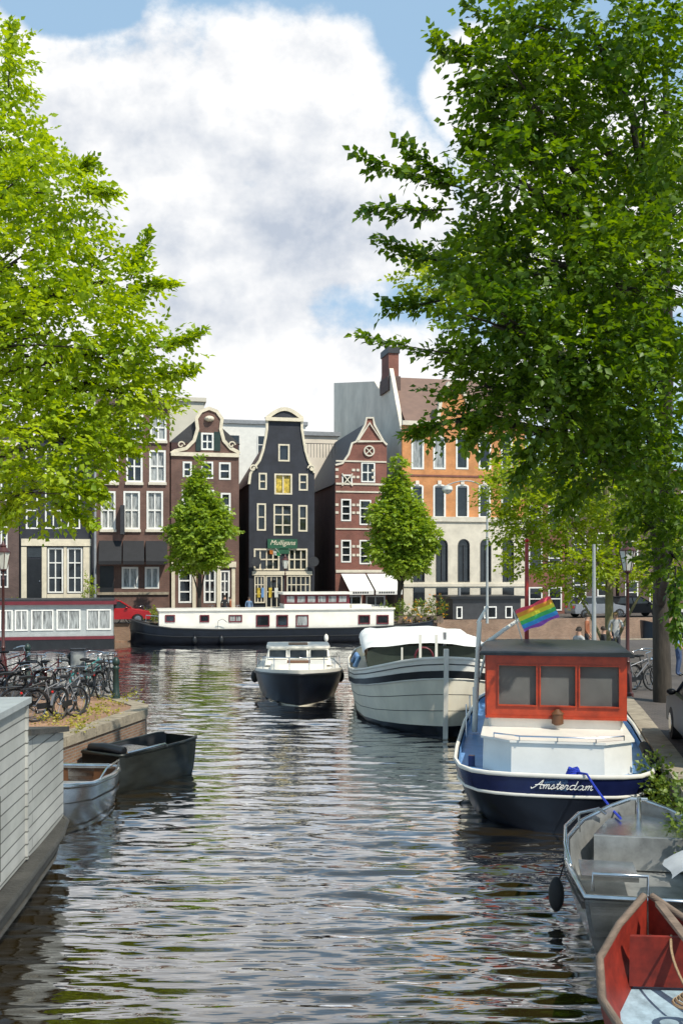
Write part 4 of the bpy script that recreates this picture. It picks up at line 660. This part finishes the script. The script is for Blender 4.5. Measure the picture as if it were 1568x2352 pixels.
def car(label,loc,rz,paint,group=None):
    r=thing('parked_car',label,'car',loc,rz,group); w=.86
    def arch(cx,r_=.36): return [(cx+r_*math.cos(math.pi-math.pi*i/8),.3+r_*math.sin(math.pi-math.pi*i/8)) for i in range(9)]
    prof=[(-2.05,.3)]+arch(-1.3)+arch(1.3)+[(2.05,.3),(2.1,.55),(2.0,.78),(1.0,.95),(.9,.97),(-1.6,.98),(-2.0,.92),(-2.1,.6)]
    MB().loft([[(x*.985,-w,z if z<.5 else z-.03) for x,z in prof],[(x,-w+.06,z) for x,z in prof],[(x,w-.06,z) for x,z in prof],[(x*.985,w,z if z<.5 else z-.03) for x,z in prof]]).build('body',paint,r,30)
    MB().loft([[(-1.75,-w+.08,.96),(.95,-w+.08,.96),(.95,w-.08,.96),(-1.75,w-.08,.96)],[(-1.35,-w+.22,1.4),(.2,-w+.22,1.4),(.2,w-.22,1.4),(-1.35,w-.22,1.4)]]).build('windows','glassdull',r); MB().loft([[(-1.42,-w+.2,1.402),(.26,-w+.2,1.402),(.26,w-.2,1.402),(-1.42,w-.2,1.402)],[(-1.2,-w+.3,1.47),(0,-w+.3,1.47),(0,w-.3,1.47),(-1.2,w-.3,1.47)]]).build('roof',paint,r,60)
    for sy in (-1,1):
        for a,b_ in (((.93,.97),(.22,1.4)),((-.45,.97),(-.5,1.4)),((-1.72,.97),(-1.36,1.4))): MB().tube([(a[0],sy*(w-.07),a[1]),(b_[0],sy*(w-.2),b_[1])],.03,5).build('pillar',paint,r)
    for x in (-1.3,1.3):
        for sy in (-1,1):
            wl=MB().tube([(x,sy*(w-.2),.31),(x,sy*(w+.005),.31)],.31,20).build('wheel','rubber',r,40); MB().tube([(x,sy*(w-.02),.31),(x,sy*(w+.02),.31)],.2,12).build('rim','chrome',wl,40)
    for sy in (-1,1):
        MB().ball((1.98,sy*.62,.68),.13,8,.6).build('headlight','lamplens',r,60); MB().box(-2.12,sy*.6-.12,.65,-2.04,sy*.6+.12,.82).build('tail_light','lightred',r); MB().ball((.62,sy*(w+.08),1.0),.09,6,.7).build('mirror',paint,r,60)
    MB().box(2.06,-.4,.42,2.11,.4,.56).build('grille','black',r); MB().box(-2.13,-.25,.5,-2.09,.25,.6).build('number_plate','glassyel',r)
    return r
car('red hatchback parked at the water edge across the canal',((318-CX)*62.6/F-1.2,61.8,1.1),TH,'carred'); car('black car cut off by the right frame edge on the quay',(7.05,18.1,1.1),R(79),'carblack')
car('silver car parked across the water behind the grey post',((1370-CX)*70/F,70,1.1),TH,'carsilver'); car('dark car parked across the water near the quay terrace',((1455-CX)*71/F,71,1.1),TH,'carblack')
# ---------------------------------------------------------------- people
def person(label,loc,rz,shirt,pants,hair,sit=False,sc=1.,arm=0):
    r=thing('person',label,'person',loc,rz); dz=-.45 if sit else 0.
    J=[((0,0,.95+dz),.15),((0,-.01,1.15+dz),.14),((0,0,1.36+dz),.15),((0,0,1.49+dz),.06),((0,-.02,1.6+dz),.092),((0,-.01,1.7+dz),.08)]; E=[(0,1),(1,2),(2,3),(3,4),(4,5)]; C=['s','s','s','k','k','k']
    for sx in (-1,1):
        b=len(J); f=arm if sx==1 else 0
        J+=[((sx*.19,0,1.42+dz),.062),((sx*.25,.02-.1*f,1.15+dz+.02*f),.047),((sx*.22,-.13-.2*f,.93+dz+.28*f),.033),((sx*.21,-.18-.24*f,.86+dz+.34*f),.036)]; C+=['s','s','k','k']; E+=[(2,b),(b,b+1),(b+1,b+2),(b+2,b+3)]; b=len(J)
        if sit: J+=[((sx*.1,-.05,.48),.09),((sx*.13,-.45,.5),.065),((sx*.13,-.42,.1),.045),((sx*.14,-.58,.05),.04)]
        else: J+=[((sx*.1,0,.9),.09),((sx*.11,-.03,.5),.065),((sx*.12,.02,.1),.045),((sx*.13,-.14,.045),.04)]
        C+=['p','p','p','b']; E+=[(0,b),(b,b+1),(b+1,b+2),(b+2,b+3)]
    me=bpy.data.meshes.new('body'); me.from_pydata([j[0] for j in J],E,[]); o=bpy.data.objects.new('body',me); COL.objects.link(o)
    o.modifiers.new('s','SKIN')
    for i,j in enumerate(J): me.skin_vertices[0].data[i].radius=(j[1],j[1]*(.72 if i in(0,1,2) else 1))
    me.skin_vertices[0].data[0].use_root=True; md=o.modifiers.new('u','SUBSURF'); md.levels=1; md.render_levels=1
    bpy.context.view_layer.update(); nm=bpy.data.meshes.new_from_object(o.evaluated_get(bpy.context.evaluated_depsgraph_get())); bpy.data.objects.remove(o)
    bm=bmesh.new(); bm.from_mesh(nm)
    def cone(a,b_,r0,r1):
        mb=MB().tube([a,b_],[r0,r1],5); vs=[bm.verts.new(v) for v in mb.v]
        for f in mb.f:
            try: bm.faces.new([vs[i] for i in f])
            except ValueError: pass
    for hb in (9,17):
        h_=Vector(J[hb][0]); w_=Vector(J[hb-1][0]); dd=(h_-w_).normalized(); sd=dd.cross(Vector((0,0,1)) if abs(dd.z)<.9 else Vector((0,1,0))).normalized()
        for i,l in enumerate((.07,.085,.08,.06)): a=h_+dd*.02+sd*(i-1.5)*.018; cone(a,a+dd*l,.01,.007)
        cone(h_-sd*.02,h_-sd*.055+dd*.04,.012,.008)
    hd=Vector(J[4][0]); cone(hd+Vector((0,-.085,0)),hd+Vector((0,-.115,-.01)),.02,.008)
    bm.to_mesh(nm); bm.free(); key=['s','k','p','b']
    for m_ in (shirt,'skin',pants,'black'): nm.materials.append(M[m_])
    for f in nm.polygons:
        c=f.center; i=min(range(len(J)),key=lambda q:(Vector(J[q][0])-c).length-J[q][1]*.6); f.material_index=key.index(C[i])
        f.use_smooth=True
    o=bpy.data.objects.new('body',nm); COL.objects.link(o); o.parent=r
    m=MB(); m.loft([[(hd.x+rr*math.cos(q)*1.0,hd.y+.018+rr*math.sin(q)*1.08-(0 if math.sin(q)>-.2 else -.02*k),hd.z+zz) for q in [i*R(30) for i in range(12)]] for k,(rr,zz) in enumerate(((.098,.03),(.106,.07),(.098,.12),(.06,.155),(.01,.165)))]).build('hair',hair,r,60)
    r.scale=(sc,sc,sc); return r
def gp(px,d): return ((px-CX)*d/F,d,1.1)
person('person in black shirt standing by the young tree across the canal',gp(516,62.6),R(160),'shirtblack','denim','hairdark'); person('person in rust top standing beside the one in black across the canal',gp(529,62.8),R(100),'shirtrust','denim','hairdark',False,.93); person('person in dark blue standing outside the pub across the canal',gp(572,64.5),R(20),'shirtblue','trousers','hairdark',False,.9)
person('person in white top seated on the right quay terrace by the flag',gp(1328,34),R(-60),'shirtwhite','denim','hairdark',True,1.05); person('person in rust shirt standing behind the seated one in white',gp(1347,36),R(70),'shirtrust','trousers','hairdark'); person('person in white top facing the camera left of the quay lamp',gp(1413,37),R(0),'shirtwhite','trousers','hairfair',False,1.,1); person('person in pale blue shirt at right frame edge behind the trunk',gp(1556,31),R(60),'shirtblue','denim','hairfair'); person('person in black seated at terrace right of the flag staff',gp(1385,35.5),R(90),'shirtblack','denim','hairdark',True)
def bench(label,loc,rz):
    r=thing('bench',label,'bench',loc,rz,'terrace benches'); MB().box(-.8,-.2,.42,.8,.2,.47).build('seat','oldwood',r); [MB().box(x-.04,-.18,0,x+.04,.18,.419).build('leg','charcoal',r) for x in (-.65,.65)]
bench('wooden terrace bench carrying the person in white',gp(1328,34.05),R(-60)); bench('wooden terrace bench carrying the person in black',gp(1385,35.55),R(90))
# ---------------------------------------------------------------- plants
def plant(name,label,c,r,m,n,ls=.16,group=None,cat='plant',pot=None,flowers=0):
    t=thing(name,label,cat,(c[0],c[1],c[2]),0,group,True); p,d=lobe_pts((c[0],c[1],c[2]+r[2]*.9),r,n); d[:,2]+=.6; leaves('foliage',*sprays(p,d,6,.35,ls),m,t)
    s=MB(); [s.tube([(c[0]+rnd.uniform(-.1,.1),c[1],c[2]),(c[0]+rnd.uniform(-r[0],r[0])*.7,c[1]+rnd.uniform(-r[1],r[1])*.5,c[2]+r[2]*1.3)],.012,4) for _ in range(8)]; s.build('stem','barklight',t)
    if pot: MB().rbox(c[0]-r[0]*.7,c[1]-r[1]*.6,c[0]+r[0]*.7,c[1]+r[1]*.6,c[2],c[2]+.4,.05).build('pot',pot,t,30)
    if flowers: p,d=lobe_pts((c[0],c[1],c[2]+r[2]),(r[0],r[1],r[2]),flowers,.9); leaves('blossom',*sprays(p,d,4,.15,.12),'petal',t)
for i,(px,w,hh,fl_,lb) in enumerate(((885,.5,.8,0,'leafy bush at the left end of the planted landing'),(930,.7,.9,20,'flowering shrub in the middle of the planted landing'),(968,.5,1.0,30,'orange flowered shrub beside the dark houseboat'),(1005,.6,1.3,35,'tall yellow flowered shrub against the dark houseboat end'))):
    plant('shrub',lb,((px-CX)*62/F,62.4+.2*i,1.1),(w,.5,hh*.7),'leafivy',70,.14,'planted landing shrubs','shrub' ,'oldwood',fl_)
plant('shrub','small round green shrub beside the cream shopfront stoop',((48-CX)*66/F,64.5,1.1),(.5,.5,.7),'leafmid',60,.14,None,'shrub','charcoal'); plant('climber','pale green climbing plant between black house and brown hotel',((206-CX)*66/F,66,1.1),(.35,.35,1.7),'leafmid',90,.14,None,'plant'); plant('shrub','low leafy shrub beside the red car across the canal',((352-CX)*62/F,61.9,1.1),(.4,.4,.5),'leafmid',50,.12,None,'shrub')
def mass(name,label,pts,m,n,ls):
    A=[]
    for c,r in pts: p,d=lobe_pts(c,r,n); d[:,2]+=.5; A.append(sprays(p,d,5,.22,ls))
    o=leaves(name,*[np.concatenate([a[i] for a in A]) for i in range(4)],m,None); tag(o,label,'plants',None,'stuff')
mass('ivy','green ivy and weeds hanging on the right quay wall',[((5.02+.19*(y-14.6)-.05,y,.75),(.14,.5,.4)) for y in (13.2,14,14.7,15.5,16.3,17.2)],'leafivy',70,.09)
mass('weeds','yellow green weeds along the left quay edge under bicycles',[(tuple(W(px,py,1.12)),(.35,.3,.1)) for px,py in ((175,1665),(205,1655),(240,1640),(285,1605),(215,1630),(120,1660),(262,1618),(160,1680))],'weed',22,.07)
# ---------------------------------------------------------------- big trees
tl=[L(0,150,23,55,95,1.2),L(10,340,23,100,90,1.5),L(110,440,22,130,85,1.5),L(40,600,22,190,140,2),L(255,640,23,95,60,1.0),L(120,760,22,220,120,2),L(330,800,23,95,45,.9),L(200,900,23,200,100,1.7),L(330,890,24,75,45,.8),L(90,1020,22,180,110,2),L(220,1010,23,85,55,.9),L(100,1130,22,110,65,1.2),L(-120,420,24,140,200,2),L(-140,800,24,160,300,2)]
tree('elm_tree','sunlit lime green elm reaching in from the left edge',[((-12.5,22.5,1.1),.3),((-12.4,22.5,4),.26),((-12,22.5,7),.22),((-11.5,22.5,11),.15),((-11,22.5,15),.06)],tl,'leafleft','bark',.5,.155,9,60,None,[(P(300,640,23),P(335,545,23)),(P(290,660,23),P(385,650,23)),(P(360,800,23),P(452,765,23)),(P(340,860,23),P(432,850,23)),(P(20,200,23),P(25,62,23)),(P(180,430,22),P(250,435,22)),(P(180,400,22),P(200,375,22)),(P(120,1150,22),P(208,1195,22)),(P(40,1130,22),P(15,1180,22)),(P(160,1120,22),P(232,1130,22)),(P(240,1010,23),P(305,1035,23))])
tr=[L(1350,60,16.5,250,130,1.5),L(1215,240,16.5,130,105,1.3),L(1145,180,17,65,85,1.),L(1160,310,16.8,65,55,1.),L(1450,290,17.5,200,190,1.6),L(1200,420,16.3,145,75,1.2),L(1265,600,16.8,210,115,1.5),L(1470,640,17.5,190,200,1.6),L(1150,740,16.5,155,65,1.2),L(1310,810,17,225,105,1.5),L(1115,885,17.5,100,55,1.),L(1265,945,17.5,205,75,1.3),L(1460,920,18,190,150,1.6),L(1375,1060,18.5,175,65,1.3),L(1530,1130,20,85,95,1.3),L(1090,590,18,105,55,1.),L(1550,1270,20,45,75,.8),L(1490,1190,20,70,45,.7),L(1050,970,17.5,45,30,.6),L(1480,470,20,180,150,1.5),L(1340,760,20.5,200,200,1.)]
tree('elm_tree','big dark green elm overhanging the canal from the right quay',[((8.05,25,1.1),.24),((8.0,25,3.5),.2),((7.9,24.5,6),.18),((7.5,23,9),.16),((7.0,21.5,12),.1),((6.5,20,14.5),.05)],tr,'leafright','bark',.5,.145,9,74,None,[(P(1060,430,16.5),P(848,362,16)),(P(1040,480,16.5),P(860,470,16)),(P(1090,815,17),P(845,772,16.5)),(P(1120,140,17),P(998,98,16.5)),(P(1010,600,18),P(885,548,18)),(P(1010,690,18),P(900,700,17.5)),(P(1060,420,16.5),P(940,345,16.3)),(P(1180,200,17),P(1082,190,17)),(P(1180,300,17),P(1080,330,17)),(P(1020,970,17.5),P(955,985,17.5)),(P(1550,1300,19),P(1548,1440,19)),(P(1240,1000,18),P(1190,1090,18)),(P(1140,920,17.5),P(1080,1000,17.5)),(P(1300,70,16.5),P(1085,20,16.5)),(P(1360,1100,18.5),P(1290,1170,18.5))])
tm=[L(1180,1130,40,75,70,1.6),L(1290,1180,39,120,75,2),L(1250,1080,41,110,70,2),L(1400,1150,38,110,90,2),L(1180,1220,40,45,35,1),L(1360,1290,37,80,35,1.5),L(1500,1230,38,80,60,1.5),L(1230,1290,39,70,35,1),L(1500,1320,37,75,35,1.),L(1310,1340,38,60,25,.8),L(1010,640,30,90,55,1.2),L(1130,620,31,120,90,1.5)]
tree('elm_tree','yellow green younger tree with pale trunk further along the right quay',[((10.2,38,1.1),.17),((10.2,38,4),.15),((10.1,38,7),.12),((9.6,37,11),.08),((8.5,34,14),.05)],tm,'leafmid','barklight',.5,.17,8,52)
# ---------------------------------------------------------------- light, sky, camera
SD=Vector((.55,-.60,1.05)).normalized(); el=math.asin(SD.z); az=math.atan2(SD.x,SD.y)
sl=bpy.data.lights.new('Sun','SUN'); sl.energy=5.; sl.angle=R(.53); sl.color=(1,.95,.84); so=bpy.data.objects.new('Sun',sl); COL.objects.link(so); so.rotation_euler=SD.to_track_quat('Z','Y').to_euler()
w=bpy.data.worlds.new('World'); S.world=w; w.use_nodes=True; nt=w.node_tree; N=nt.nodes; K=nt.links; N.clear()
def lk(n,i,v):
    if v is None: return
    if isinstance(v,(int,float)): n.inputs[i].default_value=v
    else: K.new(v,n.inputs[i])
def mth(op,a,b=None,c=None,clamp=False):
    n=N.new('ShaderNodeMath'); n.operation=op; lk(n,0,a); lk(n,1,b); lk(n,2,c); n.use_clamp=clamp; return n.outputs[0]
def sstep(x,a,b,lo=0.,hi=1.):
    n=N.new('ShaderNodeMapRange'); n.interpolation_type='SMOOTHSTEP'; lk(n,0,x); lk(n,1,a); lk(n,2,b); lk(n,3,lo); lk(n,4,hi); return n.outputs[0]
tc=N.new('ShaderNodeTexCoord'); sp=N.new('ShaderNodeSeparateXYZ'); K.new(tc.outputs['Generated'],sp.inputs[0])
yy=mth('MAXIMUM',sp.outputs[1],.1); u=mth('DIVIDE',sp.outputs[0],yy); v=mth('DIVIDE',sp.outputs[2],yy)
def uvec(du,dv):
    cb=N.new('ShaderNodeCombineXYZ'); K.new(mth('ADD',u,du),cb.inputs[0]); K.new(mth('MULTIPLY_ADD',v,1.15,dv),cb.inputs[1]); return cb.outputs[0]
def noise(vec,scale,det,rough=.55):
    n=N.new('ShaderNodeTexNoise'); n.noise_dimensions='2D'; n.inputs['Scale'].default_value=scale; n.inputs['Detail'].default_value=det; n.inputs['Roughness'].default_value=rough; K.new(vec,n.inputs['Vector']); return n.outputs[0]
def blob(px,py,rx,ry,g=1.):
    a=mth('MULTIPLY_ADD',u,F/rx,-(px-CX)/rx); b=mth('MULTIPLY_ADD',v,F/ry,-(HY-py)/ry); return mth('SUBTRACT',g,mth('MULTIPLY_ADD',a,a,mth('MULTIPLY',b,b)))
D=-.7
for q in ((250,340,420,300),(640,220,245,200),(520,480,480,300),(880,480,200,140),(300,700,620,260),(560,880,900,150),(1090,190,110,140),(1350,450,300,300),(500,-620,500,180)): D=mth('MAXIMUM',D,blob(*q))
D=mth('MINIMUM',D,.65)
D=mth('SUBTRACT',D,mth('MULTIPLY',mth('MAXIMUM',blob(850,690,170,80),0.),.55)); D=mth('SUBTRACT',D,mth('MULTIPLY',mth('MAXIMUM',blob(170,10,170,90),0.),1.))
h1=noise(uvec(.3,.1),7.,8,.6); h2=noise(uvec(.318,.126),7.,5,.6)
dd=mth('ADD',D,mth('MULTIPLY_ADD',h1,2.2,-.98))
mask=mth('MULTIPLY',sstep(dd,-.22,.42),sstep(sp.outputs[1],.08,.25))
G=0.
for q,wt in (((790,540,320,150),.95),((600,500,260,160),.6),((230,300,320,140),.7),((470,720,300,95),.8),((250,590,320,100),.7),((650,330,200,90),.4),((120,190,180,80),.35)): G=mth('ADD',G,mth('MULTIPLY',mth('MAXIMUM',blob(*q),0.),wt))
G=mth('MULTIPLY',G,noise(uvec(1.,2.),5.,4))
sh=mth('MULTIPLY_ADD',mth('SUBTRACT',h1,h2),2.2,.96); sh=mth('SUBTRACT',sh,mth('MULTIPLY',G,1.15),None,True)
cm=N.new('ShaderNodeMix'); cm.data_type='RGBA'; cm.inputs[6].default_value=(.52,.58,.68,1); cm.inputs[7].default_value=(1,1,1,1); K.new(sh,cm.inputs[0])
sky=N.new('ShaderNodeTexSky'); sky.sky_type='NISHITA'; sky.sun_disc=False; sky.sun_elevation=el; sky.sun_rotation=az; sky.air_density=1.; sky.dust_density=.6; sky.ozone_density=1.2
hz_=N.new('ShaderNodeMix'); hz_.data_type='RGBA'; hz_.inputs[0].default_value=.66; K.new(sky.outputs[0],hz_.inputs[6]); hz_.inputs[7].default_value=(3.8,5.8,7.8,1)
b1=N.new('ShaderNodeBackground'); K.new(hz_.outputs[2],b1.inputs[0]); b1.inputs[1].default_value=.125
b2=N.new('ShaderNodeBackground'); K.new(cm.outputs[2],b2.inputs[0]); b2.inputs[1].default_value=1.05
ms=N.new('ShaderNodeMixShader'); K.new(mask,ms.inputs[0]); K.new(b1.outputs[0],ms.inputs[1]); K.new(b2.outputs[0],ms.inputs[2]); ow=N.new('ShaderNodeOutputWorld'); K.new(ms.outputs[0],ow.inputs[0])
cd=bpy.data.cameras.new('Camera'); cd.sensor_fit='VERTICAL'; cd.sensor_height=36; cd.sensor_width=24; cd.lens=36*F/2352; cd.shift_y=(HY-1176)/2352; cd.clip_end=8000; co=bpy.data.objects.new('Camera',cd); COL.objects.link(co); co.location=(0,0,H); co.rotation_euler=(R(90),0,0); S.camera=co
S.view_settings.view_transform='Standard'; S.view_settings.look='None'
